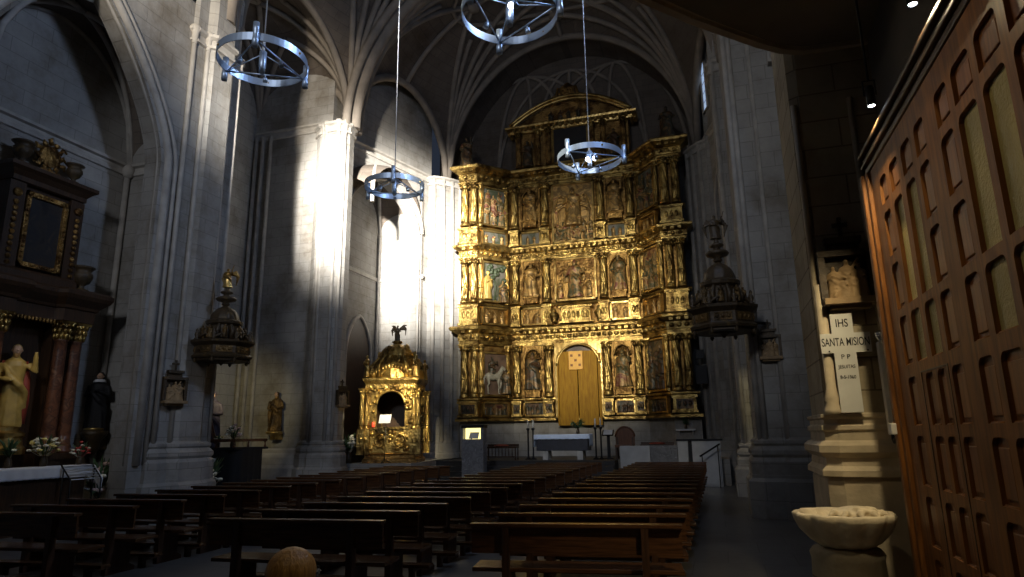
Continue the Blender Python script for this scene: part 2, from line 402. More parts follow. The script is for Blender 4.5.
# ---- second pier on the left (cluster) and its fan of ribs
PIER2 = [(-13.5,19.45),(-13.2,19.22),(-12.95,19.22),(-12.85,19.12),(-12.45,19.12),(-12.35,19.2),(-12.22,19.3),(-12.14,19.5),(-12.2,19.9),(-12.5,20.3),(-13.5,20.5)]
pier('stone_pier', PIER2, 13.1, 12.9, rolls=[(-13.05,19.2),(-12.9,19.14),(-12.4,19.14),(-12.22,19.3)], bz=1.3)

# ---- slanting wall past the second pier, with the tall arched opening
A3, B3 = Vector((-12.93,20.9)), Vector((-11.62,25.47))
D3 = (B3-A3).normalized(); L3 = (B3-A3).length; N3 = Vector((D3.y, -D3.x))
def w3(name, flip=False):
    w = MB()
    sgn = 1
    o = (A3.x, A3.y, 0); ex = (D3.x, D3.y, 0); ez = (-N3.x, -N3.y, 0)
    arc = arch_pts(1.97, 2.08, 10.2, 2.0, pointed=0.25)
    quads = [[(-0.8,0),(-0.11,0),(-0.11,21),(-0.8,21)], [(4.05,0),(L3+0.1,0),(L3+0.1,21),(4.05,21)]]
    for i in range(len(arc)-1):
        quads.append([arc[i], arc[i+1], (arc[i+1][0],21), (arc[i][0],21)])
    for q in quads:
        if flip:
            w.prism(q, (-11.2-o[0], o[1], 0), (-ex[0], ex[1], 0), (0,0,1), (-ez[0], ez[1], 0), 0, 0.5)
        else: w.prism(q, o, ex, (0,0,1), ez, 0, 0.5)
    struct(name, w, M_STONE)
    t = MB()
    for off, r in ((0.0,0.05),):
        a = arch_pts(1.97, 2.08+off, 10.2, 2.0+off, pointed=0.25)
        pts = [(p[0], p[1]) for p in [(-0.11-off,0.5)]+a+[(4.05+off,0.5)]]
        P = [(A3.x+D3.x*q+N3.x*0.02, A3.y+D3.y*q+N3.y*0.02, h) for q, h in pts]
        if flip: P = [(-11.2-x, y, z) for x, y, z in P]
        t.tube(P, r, 8)
    a, b = (A3.x, A3.y), (B3.x, B3.y)
    if flip: a, b = (-11.2-a[0], a[1]), (-11.2-b[0], b[1]); a, b = b, a
    t.sweep([a, b], [(0,-0.2),(0.07,-0.18),(0.07,-0.08),(0.02,-0.04),(0.02,0.06),(0.12,0.1),(0.12,0.17),(0,0.22)], z=13.1)
    return t
t = w3('wall_slant_left'); struct('trim_5', t, M_MOULD)
# niche behind the opening
w = MB(); w.bx(-14.4, -13.8, 20.2, 25.4, 0, 14); w.bx(-13.8, -11.72, 24.9, 25.5, 0, 13); w.bx(-14.4, -12.9, 20.2, 20.5, 0, 14)
struct('niche_wall', w, M_STONE)
Pn = sail('niche_ceiling', [(-13.8,20.5),(-11.7,20.5),(-11.7,24.9),(-13.8,24.9)], 10.4, 1.0, 2.0, M_WEB)
m = ribs(Pn, 0.08, [(0,0)])
m.tube([(-13.74, 24.84, 1.2), (-13.74, 24.84, 10.4)], 0.08, 8)
m.sweep([(-13.8,20.5),(-13.8,24.9),(-11.6,24.9)], [(0,-0.1),(0.06,-0.08),(0.06,0.06),(0,0.1)], z=8.45)
# blind pointed doorway on the niche's side wall
a = arch_pts(23.4, 1.0, 4.9, 1.7, pointed=0.2)
m.tube([(-13.78, a[0][0], 0.8)]+[(-13.78, p, q) for p, q in a]+[(-13.78, a[-1][0], 0.8)], 0.10, 8)
struct('trim_6', m, M_MOULD)
d = MB(); d.prism([(a[0][0],0)]+a+[(a[-1][0],0)], (0,0,0), (0,1,0), (0,0,1), (1,0,0), -13.82, -13.76)
struct('door_2', d, M_DARKW)

# ---- apse: corner shafts and back wall
def apse_shafts(name, xs):
    b = MB()
    b.poly(xs, 0, 13.1)
    b.sweep(xs, [(0,0),(0.2,0),(0.2,1.0),(0.12,1.1),(0.12,1.4),(0,1.55)], closed=True)
    struct(name, b, M_STONE)
    t = MB()
    t.sweep(xs, [(0,-0.22),(0.08,-0.2),(0.08,-0.12),(0.02,-0.08),(0.03,0.04),(0.13,0.1),(0.13,0.18),(0,0.24)], closed=True, z=13.0)
    for x, y in xs[1:-2]: t.tube([(x, y, 1.5), (x, y, 13.1)], 0.09, 8)
    struct(name+'_trim', t, M_MOULD)
SH = [(-11.75,25.42),(-11.35,25.35),(-11.0,25.62),(-10.72,25.95),(-10.5,26.35),(-10.5,28.0),(-11.75,28.0)]
apse_shafts('stone_pier', SH)
SHR = ccw_mirror(SH)
apse_shafts('stone_pier', [(x+0.35, y) for x, y in SHR])
struct('wall_back', MB().bx(-12.2, 1.6, 27.9, 28.4, 0, 13.2), M_STONE)
struct('wall_back_upper', MB().bx(-12.2, 1.6, 27.9, 28.4, 13.2, 21), M_WEB)
m = MB()
for k in range(7):
    x0 = -10.9+1.78*k
    for x1 in (-7.6,-5.46,-3.3):
        if abs(x1-x0) < 4.2: m.tube([(x0+(x1-x0)*(1-math.cos(PI/2*i/14)), 27.84, 13.2+5.6*math.sin(PI/2*i/14)) for i in range(15)], .09, 6)
struct('wall_back_trim', m, M_RIB)
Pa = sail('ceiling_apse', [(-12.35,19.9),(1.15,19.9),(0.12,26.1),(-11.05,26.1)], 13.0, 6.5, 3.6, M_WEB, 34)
g = MB(); g.grid(lambda s_, t_: (lambda p: (p.x, p.y+1.9*t_, p.z))(Pa(-math.cos(PI*s_), 1)), 40, 2); struct('ceiling_apse_end', g, M_WEB, recalc=False)
tg = [(0,0),(0,0.35),(0,0.68),(0.5,0),(0.0,1.0)]
m = ribs(Pa, 0.12, tg)
ribs(Pa, 0.10, [(0.28,0.5),(0.62,0.42)], mb=m)
m.tube([Pa(-1+2*i/30, 0, -0.06) for i in range(31)], 0.11, 6)
m.tube([Pa(0, -1+2*i/30, -0.06) for i in range(31)], 0.11, 6)
for k in (0.35, 0.62):
    m.tube([Pa(k*math.cos(2*PI*i/32), k*math.sin(2*PI*i/32), -0.05) for i in range(32)], 0.09, 6, closed=True)
m.tube([Pa(-1, -1+2*i/24, -0.05) for i in range(25)], 0.16, 6)
m.tube([Pa(1, -1+2*i/24, -0.05) for i in range(25)], 0.16, 6)
m.tube([Pa(-1+2*i/40, 1, -0.05) for i in range(41)], 0.16, 6)
for u, v in ((0,0),(0,.35),(0,-.35),(.5,0),(-.5,0),(0,.68),(0,-.68)): m.ell(Pa(u, v, -0.12), (0.3,0.3,0.18))
struct('ceiling_apse_trim', m, M_RIB)
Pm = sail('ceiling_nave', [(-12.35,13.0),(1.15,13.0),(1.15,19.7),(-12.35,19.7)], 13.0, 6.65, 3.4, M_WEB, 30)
m = ribs(Pm, 0.12, [(0,0),(0,0.4),(0.45,0),(0,0.72),(0,1.0),(0.7,0)])
m.tube([Pm(-1+2*i/30, 0, -0.06) for i in range(31)], 0.11, 6); m.tube([Pm(0, -1+2*i/30, -0.06) for i in range(31)], 0.11, 6)
m.tube([Pm(-1, -1+2*i/24, -0.05) for i in range(25)], 0.14, 6); m.tube([Pm(1, -1+2*i/24, -0.05) for i in range(25)], 0.14, 6)
struct('ceiling_nave_trim', m, M_RIB)
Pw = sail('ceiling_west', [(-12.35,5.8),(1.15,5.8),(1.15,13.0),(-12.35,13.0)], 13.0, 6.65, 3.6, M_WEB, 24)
m = ribs(Pw, 0.12, [(0,0),(0,0.4),(0.45,0)])
struct('ceiling_west_trim', m, M_RIB)
# broad transverse arches of several orders
m = MB()
for y, orders in ((19.75, ((0,-0.42,0.16),(0.05,-0.2,0.13),(-0.10,0,0.22),(0.05,0.2,0.13),(0,0.42,0.16))), (13.0, ((0,-0.3,0.15),(-0.08,0,0.22),(0,0.3,0.15)))):
    for dr, dy, r in orders:
        m.tube([(-5.6 + (6.62+dr)*math.cos(PI-PI*i/48), y+dy, 13.0 + (6.62+dr)*math.sin(PI*i/48)) for i in range(49)], r, 8)
struct('trim_7', m, M_RIB)
w = MB()          # spandrels that close the vaults off above the piers
for x0, x1 in ((-12.9, -12.3), (1.1, 1.7)):
    w.bx(x0, x1, 5.8, 13.6, 13, 21); 
struct('wall_upper', w, M_STONE)
struct('roof', MB().bx(-17.5, 4.2, -8.6, 28.6, 21.5, 21.8), M_PLASTER)

# ---- right side
PIERR = [(0.78,15.05),(0.9,14.95),(1.35,14.95),(1.42,14.82),(1.95,14.82),(2.02,14.95),(2.6,14.95),(2.6,16.6),(0.95,16.6),(0.78,16.4)]
pier('stone_pier', PIERR, 14.0, 12.1, rolls=[(0.84,15.0),(1.38,14.9),(1.98,14.9),(0.95,14.95)], bz=1.25)
PIERF = [(0.62,19.7),(0.8,19.55),(1.15,19.55),(2.2,19.7),(2.2,20.9),(0.62,20.9)]
pier('stone_pier', PIERF, 14.0, 13.0, rolls=[(0.70,19.6),(0.98,19.53)], bz=1.1, mat=M_STONE)
t = w3('wall_slant_right', True); struct('trim_8', t, M_MOULD)
w = MB(); w.bx(2.6, 3.1, 7.4, 20.6, 0, 21); w.bx(2.2, 3.6, 20.4, 25.5, 0, 14); w.bx(0.4,2.4,25.0,25.5,0,14)
struct('wall_right', w, M_STONE)
# window high in the slanting wall on the right
a = arch_pts(4.15, 0.28, 15.9, 0.5)
g = MB(); ox, oy = -11.2-A3.x, A3.y
g.prism([(a[0][0],14.2)]+a+[(a[-1][0],14.2)], (ox, oy, 0), (-D3.x, D3.y, 0), (0,0,1), (-N3.x, N3.y, 0), 0.0, 0.04)
struct('window_1', g, M_SKY)
g = MB()
P = [(a[0][0],14.2)]+a+[(a[-1][0],14.2)]
g.tube([(ox - D3.x*p - N3.x*0.05, oy + D3.y*p - abs(N3.y)*0.05, h) for p, h in P], 0.06, 6, closed=True)
for h in (14.6, 15.0, 15.4, 15.8): g.tube([(ox - D3.x*p - N3.x*0.04, oy + D3.y*p-0.02, h) for p in (3.87, 4.43)], 0.012, 5)
struct('window_1_frame', g, M_MOULD)

# ---- pier beside the entrance screen (font, station and mission cross stand against it)
PF = [(0.97,6.76),(1.06,6.70),(1.75,6.70),(1.75,7.7),(0.97,7.7)]
pm = MB(); pm.poly(PF, 0.0, 6.2)
struct('entrance_pier', pm, M_STONEW)
pm = MB()
pm.sweep(PF, [(0,0),(0.05,0),(0.05,1.30),(0.03,1.33),(0,1.36)], closed=True)
pm.sweep(PF, [(0,1.33),(0.085,1.34),(0.085,1.39),(0.045,1.43),(0.04,1.50),(0.065,1.52),(0.095,1.55),(0.095,1.61),(0.06,1.645),(0.03,1.655),(0.03,1.73),(0.05,1.75),(0.05,1.785),(0.025,1.805),(0.025,1.845),(0.045,1.86),(0.045,1.89),(0,1.90)], closed=True)
# small shaft with its own base at the niche side
pm.lathe([(0.085,1.88),(0.085,1.93),(0.06,1.99),(0.075,2.03),(0.045,2.12),(0.045,3.1)], (1.03,6.66,0), 12)
for x in (1.0, 1.52): pm.tube([(x, 6.70, 1.9), (x, 6.70, 5.0)], 0.03, 8)
struct('entrance_pier_trim', pm, M_MOULDW)
struct('wall_right_entrance', MB().bx(1.75, 2.2, -8.2, 7.7, 0, 14), M_PLASTER)
# ---- low loft over the entrance: flat soffit with a curved, moulded edge
LE = [(1.8,6.78),(1.2,6.73),(1.0,6.64),(0.78,6.46),(0.40,6.09),(0.14,5.83),(-0.24,5.40),(-0.9,4.72),(-1.7,4.05),(-2.8,3.35),(-4.0,2.75),(-6.0,2.1),(-12.6,1.6)]
lf = MB(); lf.poly(LE + [(-12.6,-8.2),(1.8,-8.2)], 5.6, 6.3)
struct('ceiling_loft', lf, M_PLASTER)
lm = MB()
lm.sweep(LE[::-1], [(0,-0.02),(0.06,0),(0.08,0.06),(0.04,0.10),(0.06,0.16),(0.12,0.22),(0.12,0.30),(0.06,0.36),(0.06,0.62),(0.14,0.68),(0.14,0.76),(0,0.78)], z=5.6)
lm.sweep([(x-0.05, y-0.12) for x, y in LE[::-1]], [(0,0.02),(0,-0.05),(-0.08,-0.05),(-0.08,0.02)], z=5.6)
struct('ceiling_loft_trim', lm, M_MOULDW)
# west end with the round window that lets the daylight in over the loft
w = MB(); cx, cz, R = -4.2, 11.6, 1.6
ring = [(cx+R*math.cos(2*PI*i/40), cz+R*math.sin(2*PI*i/40)) for i in range(41)]
for i in range(40):
    def edge(p):
        dx, dz = p[0]-cx, p[1]-cz; k = min((9.0/abs(dx) if abs(dx) > 1e-6 else 99), (10.4/abs(dz) if abs(dz) > 1e-6 else 99)); return (cx+dx*k, cz+dz*k)
    p, q = ring[i], ring[i+1]
    w.prism([p, q, edge(q), edge(p)], (0,0,0), (1,0,0), (0,0,1), (0,1,0), -8.6, -8.1)
w.bx(-17.5, -13, -8.6, -8.1, 0, 21.5); w.bx(-17.5,4.2,-8.6,-8.1,0,0.6)
struct('wall_entrance', w, M_STONE)
gp = MB(); gp.lathe([(R+0.1,-8.35),(R+0.1,-8.30)], (0,0,0), 40, mat=None)
gp = MB(); gp.prism([(cx+(R+.05)*math.cos(2*PI*i/40), cz+(R+.05)*math.sin(2*PI*i/40)) for i in range(40)], (0,0,0), (1,0,0), (0,0,1), (0,1,0), -8.4, -8.36)
struct('window_2', gp, M_SKY)
gp = MB()
for k in range(8):
    t = PI*k/8; gp.tube([(cx-R*math.cos(t), -8.3, cz-R*math.sin(t)), (cx+R*math.cos(t), -8.3, cz+R*math.sin(t))], 0.04, 6)
struct('window_2_frame', gp, M_IRON)
w = MB(); w.bx(-13.1,-12.6,-8.2,7.0,0,21.5); w.bx(2.0,2.6,-8.2,7.7,13.5,21.5)
struct('wall_outer', w, M_STONE)

# ---- presbytery: dark steps, platform and the plain wall under the altarpiece
st = MB()
for i in range(5):
    st.bx(-10.3, -3.4, 21.3+0.32*i, 27.9, 0.17*i, 0.17*(i+1))
struct('floor_presbytery', st, M_DARKSTEP)
st = MB(); st.bx(-3.4, 0.3, 23.4, 27.9, 0, 0.85); st.bx(-12.45,-9.9,20.5,25.2,0,0.85)
struct('floor_platform', st, M_STONE)
b = MB()
rp = [(-10.3,25.95),(-9.44,25.95),(-8.3,27.15),(-2.6,27.15),(-1.54,25.95),(-0.55,25.95)]
b.poly(rp+[(-0.55,27.9),(-10.3,27.9)], 0.8, 2.3)
struct('wall_altar', b, M_STONE)
# ================================================================== carved figures
def saint(m, x, y, z, h, face=0.0, seed=0, pose=0, staff=False, halo=False, wide=1.0):
    """robed standing figure into builder m; face = turn about z (0 looks towards -y)"""
    rnd = random.Random(seed)
    co, si = math.cos(face), math.sin(face)
    def W(a, b, c): return (x + h*(a*co - b*si), y + h*(a*si + b*co), z + h*c)
    R3 = Matrix.Rotation(face, 3, 'Z')
    ph = rnd.random()*6; nf = rnd.choice((7, 8, 9)); lean = rnd.uniform(-0.03, 0.03)
    prof = [(.150,0),(.155,.04),(.140,.18),(.125,.34),(.122,.46),(.112,.56),(.120,.66),(.128,.74),(.110,.80),(.060,.835),(.040,.855),(.040,.89)]
    rings = []
    for r, t in prof:
        ring = []
        fold = 0.11*max(0, 1-t/0.62)
        for j in range(24):
            a = 2*PI*j/24
            q = r*wide*(1+fold*math.cos(nf*a+ph+2*t))
            ring.append(W(q*1.12*math.cos(a)+lean*math.sin(3*t), q*0.82*math.sin(a), t))
        rings.append(ring)
    m.quadstrip(rings)
    hx = lean*0.4
    m.ell(W(hx, -.012, .935), (.050*h, .058*h, .068*h), 12, 9, R3)
    m.ell(W(hx, -.068, .928), (.010*h, .014*h, .018*h), 6, 4)              # nose
    m.ell(W(hx, .012, .955), (.056*h, .058*h, .058*h), 10, 7, R3)         # hair
    if rnd.random() < .6: m.ell(W(hx, -.04, .885), (.030*h, .026*h, .050*h), 8, 6, R3)  # beard
    poses = [(((.135,-.02,.76),(.165,-.05,.60),(.07,-.15,.60)), ((-.135,-.02,.76),(-.175,-.05,.58),(-.09,-.15,.52))),
             (((.135,-.02,.76),(.20,-.06,.68),(.19,-.12,.86)), ((-.135,-.02,.76),(-.17,-.06,.58),(-.06,-.15,.56))),
             (((.135,-.02,.76),(.18,-.08,.62),(.24,-.14,.62)), ((-.135,-.02,.76),(-.18,-.08,.62),(-.22,-.14,.56))),
             (((.135,-.02,.76),(.17,-.06,.60),(.02,-.15,.68)), ((-.135,-.02,.76),(-.17,-.06,.60),(-.02,-.15,.68)))]
    for P in poses[pose % 4]:
        m.tube([W(*p) for p in P], [.048*h, .045*h, .026*h], 8)
        hd = P[2]; d = Vector(P[2]) - Vector(P[1]); d.normalize()
        m.ell(W(hd[0]+d.x*.02, hd[1]+d.y*.02, hd[2]+d.z*.02), (.022*h,.022*h,.026*h), 8, 6)
        for k in range(4):
            o = (k-1.5)*.011
            m.tube([W(hd[0]+d.x*.03+o, hd[1]+d.y*.03, hd[2]+d.z*.03), W(hd[0]+d.x*.062+o*1.2, hd[1]+d.y*.062-.006, hd[2]+d.z*.062)], .0065*h, 5)
    # mantle: diagonal roll of cloth and hanging side
    m.tube([W(-.12,-.05,.75), W(-.05,-.11,.62), W(.06,-.12,.50), W(.13,-.06,.42), W(.15,0,.22)], [.03*h,.04*h,.045*h,.04*h,.02*h], 7)
    m.tube([W(-.13,.03,.74), W(-.16,.03,.45), W(-.15,.02,.12)], [.04*h,.045*h,.03*h], 7)
    if staff: m.tube([W(.20,-.14,.02), W(.20,-.14,1.02)], .010*h, 6)
    if halo:
        for k in range(24):
            a = 2*PI*k/24; m.tube([W(hx,.03,.94), W(hx+.13*math.cos(a), .03, .94+.13*math.sin(a))], .004*h, 4)
    return m
def crowd(m, o, ex, ez, w, h, rows, seed, depth=0.16, sc=0.5):
    """relief scene: figures of half-round depth standing in rows over the panel with origin o (lower left), ex along, ez out"""
    rnd = random.Random(seed); ex = Vector(ex); ez = Vector(ez); o = Vector(o)
    fa = math.atan2(ez.x, -ez.y)
    for (n, z0, fh) in rows:
        for i in range(n):
            a = w*(i+0.5+rnd.uniform(-.18,.18))/n
            p = o + ex*a + ez*(0.02 + depth*0.35*rnd.random()) + Vector((0,0,z0*h + rnd.uniform(-.02,.02)*h))
            saint(m, p.x, p.y, p.z, fh*h*rnd.uniform(.88,1.08), fa + rnd.uniform(-.6,.6), rnd.randint(0,9999), rnd.randint(0,3), wide=rnd.uniform(.9,1.3))
    return m

# ================================================================== main altarpiece
ret = T('main_altarpiece', 'huge gilded altarpiece of three tiers with reliefs and statues behind the high altar', 'altarpiece', (-5.45, 26.4, 2.3))
PATH = [(-10.14,26.1),(-10.14,25.72),(-9.44,25.72),(-8.3,27.0),(-2.6,27.0),(-1.54,25.72),(-0.68,25.72),(-0.68,26.1)]
CORE = [(-10.08,25.9),(-9.44,25.9),(-8.3,27.12),(-2.6,27.12),(-1.54,25.9),(-0.74,25.9)]
b = MB(); b.poly(CORE+[(-0.74,27.7),(-10.08,27.7)], 2.3, 13.5)
b.build('backing', M_NICHE, ret)
def cornice(name, prof, z, dent=0.0, dz=0.0, do=0.0, mat=M_GOLD, knobs=None, path=PATH):
    m = MB(); m.sweep(path, prof, z=z)
    for (p, q) in zip(path[:-1], path[1:]):
        d = Vector((q[0]-p[0], q[1]-p[1])); L = d.length
        if L < .5: continue
        d.normalize(); nn = Vector((d.y, -d.x)); an = math.atan2(d.y, d.x)
        if dent:
            k = int(L/dent)
            for i in range(k):
                c = Vector(p) + d*(L*(i+.5)/k) + nn*do
                m.box((c.x, c.y, z+dz), (dent*.55, .14, .12), an)
        if knobs:
            oz, oo, r, gap = knobs; k = max(1, int(L/gap))
            for i in range(k):
                c = Vector(p) + d*(L*(i+.5)/k) + nn*oo
                m.ell((c.x, c.y, z+oz), (r*1.5, r, r*1.2), 7, 5)
                if i % 2: m.ell((c.x, c.y, z+oz+r*.9), (r*.6, r*.8, r*.7), 6, 4)
    return m.build(name, mat, ret)
cornice('base_moulding', [(0,0),(0.22,0),(0.22,0.10),(0.12,0.16),(0,0.18)], 2.3)
cornice('predella_rail', [(0,0),(0.10,0.02),(0.16,0.08),(0.16,0.14),(0,0.16)], 3.10)
cornice('entablature', [(0,0),(0.10,0),(0.10,0.16),(0.14,0.18),(0.14,0.46),(0.22,0.50),(0.42,0.62),(0.44,0.72),(0.38,0.78),(0,0.82)], 5.48, .26, .55, .30, knobs=(0.32,.16,.075,.24))
cornice('pedestal_rail', [(0,0),(0.12,0.02),(0.16,0.08),(0.10,0.12),(0,0.13)], 7.16)
cornice('entablature', [(0,0),(0.08,0),(0.08,0.12),(0.12,0.14),(0.12,0.34),(0.20,0.40),(0.34,0.50),(0.36,0.58),(0.30,0.62),(0,0.64)], 9.26, .24, .43, .24, knobs=(0.24,.14,.065,.22))
cornice('pedestal_rail', [(0,0),(0.10,0.02),(0.14,0.07),(0.08,0.11),(0,0.12)], 10.62)
cornice('entablature', [(0,0),(0.08,0),(0.08,0.14),(0.12,0.16),(0.12,0.46),(0.20,0.52),(0.42,0.66),(0.44,0.76),(0.36,0.84),(0,0.88)], 12.72, .28, .58, .26, knobs=(0.32,.14,.07,.26))

# ---- columns, each a part with its capital as a sub-part
def column(x, y, z0, z1, r, twist=9.0, parent=ret, mat=M_GOLDF, zig=True):
    H = z1-z0; m = MB()
    base = [(r*1.35,0),(r*1.4,.05*H*.6),(r*1.1,.07*H*.6),(r*1.25,.10*H*.6),(r*1.0,.13*H*.6)]
    m.lathe(base, (x,y,z0), 14)
    pr = [(r*(1.0-.12*i/26), .08*H + (.80*H)*i/26) for i in range(27)]
    lo = .30*H
    fn = (lambda t, z: 1 + .20*math.cos(7*t + (twist*z if z > lo else -twist*z))) if zig else (lambda t, z: 1+.06*math.cos(10*t))
    m.lathe(pr, (x,y,z0), 28, fn=fn)
    m.lathe([(r*1.08,.335*H),(r*1.2,.345*H),(r*1.08,.36*H)], (x,y,z0), 14)
    c = m.build('column', mat, parent)
    k = MB(); k.lathe([(r*.9,.875*H),(r*.95,.90*H),(r*1.1,.94*H),(r*1.45,.98*H)], (x,y,z0), 12)
    k.box((x,y,z1-.008*H), (r*3,r*3,.025*H))
    for j in range(8):
        t = 2*PI*j/8; k.ell((x+r*1.2*math.cos(t), y+r*1.2*math.sin(t), z0+.915*H), (r*.3,r*.3,r*.5), 6, 5)
        k.ell((x+r*1.45*math.cos(t+.4), y+r*1.45*math.sin(t+.4), z0+.965*H), (r*.28,r*.28,r*.3), 6, 4)
    k.build('capital', M_GOLD, c)
CX = (-8.03, -6.62, -4.14, -2.86)
TIERS = [(3.26,5.48),(7.29,9.26),(10.74,12.72)]
for z0, z1 in TIERS:
    for x in CX: column(x, 26.78, z0, z1, .15)
    for x0 in (-10.22, -1.54):
        column(x0+.23, 25.62, z0, z1, .15); column(x0+.66, 25.62, z0, z1, .14)
    column(-9.31, 25.80, z0, z1, .085); column(-8.42, 26.76, z0, z1, .085)
    column(-1.66, 25.80, z0, z1, .085); column(-2.50, 26.76, z0, z1, .085)
# ---- pedestals under the columns
def pedestal(x, y, z0, z1, w, d, rz=0.0, mat=M_GOLD, inset=None):
    m = MB(); m.box((x,y,(z0+z1)/2), (w,d,z1-z0), rz)
    m.box((x,y,z0+.05), (w+.10,d+.10,.10), rz); m.box((x,y,z1-.05), (w+.10,d+.10,.10), rz)
    o = m.build('pedestal', mat, ret)
    co, si = math.cos(rz), math.sin(rz)
    k = MB(); k.box((x+si*(d/2+.01), y-co*(d/2+.01), (z0+z1)/2), (w*.74,.04,(z1-z0)*.56), rz)
    n = max(2, int(w/.25))
    for i in range(n):
        u = (i+.5)/n-.5
        k.ell((x+co*u*w*.7+si*(d/2+.03), y+si*u*w*.7-co*(d/2+.03), (z0+z1)/2), (.07,.04,(z1-z0)*.18), 7, 5)
    k.build('carved_inset', inset or M_GOLDF, o)
for z0, z1, ins in ((2.46,3.12,M_POLYD),(6.30,7.18,None),(9.90,10.64,None)):
    for x0 in (-10.22, -1.54): pedestal(x0+.44, 25.66, z0, z1, .84, .34, 0, M_GOLD, ins)
    for x in CX: pedestal(x, 26.82, z0, z1, .36, .36, 0, M_GOLD, ins)
# ---- predella panels and the small panels of the pedestal bands
def panel(name, p, q, z0, z1, mat, seed, rows, fmat=M_GOLDS, fig=0.5, depth=.12, fw=.07, voxel=.022, back=None, label=None):
    """framed relief panel between plan points p and q (left to right seen from the nave)"""
    d = Vector((q[0]-p[0], q[1]-p[1])); w = d.length; d.normalize(); nn = Vector((d.y, -d.x)); an = math.atan2(d.y, d.x)
    mid = (Vector(p)+Vector(q))/2
    f = MB()
    for s in (-1, 1):
        c = mid + d*(s*(w/2-fw/2)) + nn*.06; f.box((c.x,c.y,(z0+z1)/2), (fw,.16,z1-z0), an)
    for z in (z0+fw/2, z1-fw/2):
        c = mid + nn*.06; f.box((c.x,c.y,z), (w,.16,fw), an)
    fo = f.build('relief_frame', fmat, ret, label=label)
    g = MB(); c = mid + nn*.01; g.box((c.x,c.y,(z0+z1)/2), (w-fw,.05,z1-z0-fw), an)
    g.build('panel_ground', back or mat, fo)
    m = MB(); o = Vector((p[0],p[1],z0+fw)) + Vector((d.x*fw, d.y*fw, 0))
    crowd(m, o, (d.x,d.y,0), (nn.x,nn.y,0), w-2*fw, z1-z0-2*fw, rows, seed, depth)
    m.build('relief_figures', mat, fo, voxel=voxel)
    return fo
e = .0
LP, LQ = (-9.30,25.86),(-8.44,26.82)       # slanting bay on the left
RP, RQ = (-2.46,26.82),(-1.66,25.86)       # slanting bay on the right
one = [(3,0.0,.62),(3,.34,.58)]
panel('relief', LP, LQ, 2.48, 3.10, M_POLYD, 1, [(5,0.0,.85)])
panel('relief', RP, RQ, 2.48, 3.10, M_POLYD, 2, [(5,0.0,.85)])
panel('relief', (-7.78,26.98), (-6.86,26.98), 2.48, 3.10, M_POLYD, 3, [(4,0,.85)])
panel('relief', (-3.90,26.98), (-3.08,26.98), 2.48, 3.10, M_POLYD, 4, [(4,0,.85)])
for z0, z1, s in ((6.36,7.14,10),(9.94,10.60,20)):
    panel('relief', LP, LQ, z0, z1, M_POLYG, s+1, [(3,0,.85)], back=M_SCENE if s == 20 else M_NICHE)
    panel('relief', RP, RQ, z0, z1, M_POLYG, s+2, [(3,0,.85)], back=M_NICHE)
    panel('relief', (-7.80,26.98), (-6.85,26.98), z0, z1, M_POLYG, s+3, [(2,0,.85)], back=M_SCENE if s == 20 else M_NICHE)
    panel('relief', (-3.92,26.98), (-3.07,26.98), z0, z1, M_POLYG, s+4, [(2,0,.85)], back=M_SCENE if s == 20 else M_NICHE)
# big scenes
panel('relief', LP, LQ, 10.80, 12.62, M_POLY, 31, [(3,0.0,.55),(3,.30,.5),(2,.55,.42)], back=M_SCENE, depth=.2)
fo = panel('relief', LP, LQ, 7.36, 9.16, M_SCENE, 32, [], back=M_SCENE)
d = (Vector(LQ)-Vector(LP)).normalized(); nn = Vector((d.y,-d.x)); fa = math.atan2(nn.x, -nn.y)
def on(t, out=.12): p = Vector(LP) + (Vector(LQ)-Vector(LP))*t + nn*out; return p.x, p.y
m = MB(); x, y = on(.20); saint(m, x, y, 7.46, 1.25, fa+.6, 5, 3); m.build('standing_figure', M_ROBEL, fo, voxel=.022, label='pale robed figure')
m = MB(); x, y = on(.80); saint(m, x, y, 7.36, 1.0, fa-.6, 8, 3, wide=1.4); m.build('kneeling_figure', M_POLY, fo, voxel=.022)
m = MB(); x, y = on(.5, .05); m.tube([(x,y,7.45),(x+.03,y,8.1),(x-.03,y,8.5)], [.05,.04,.03], 7)
for k in range(16): r_ = random.Random(k); xx, yy = on(.5+r_.uniform(-.33,.38), .06); m.ell((xx, yy, 8.62+r_.uniform(-.25,.38)), (.13,.06,.11), 7, 5)
m.build('carved_tree', M_TREE, fo)
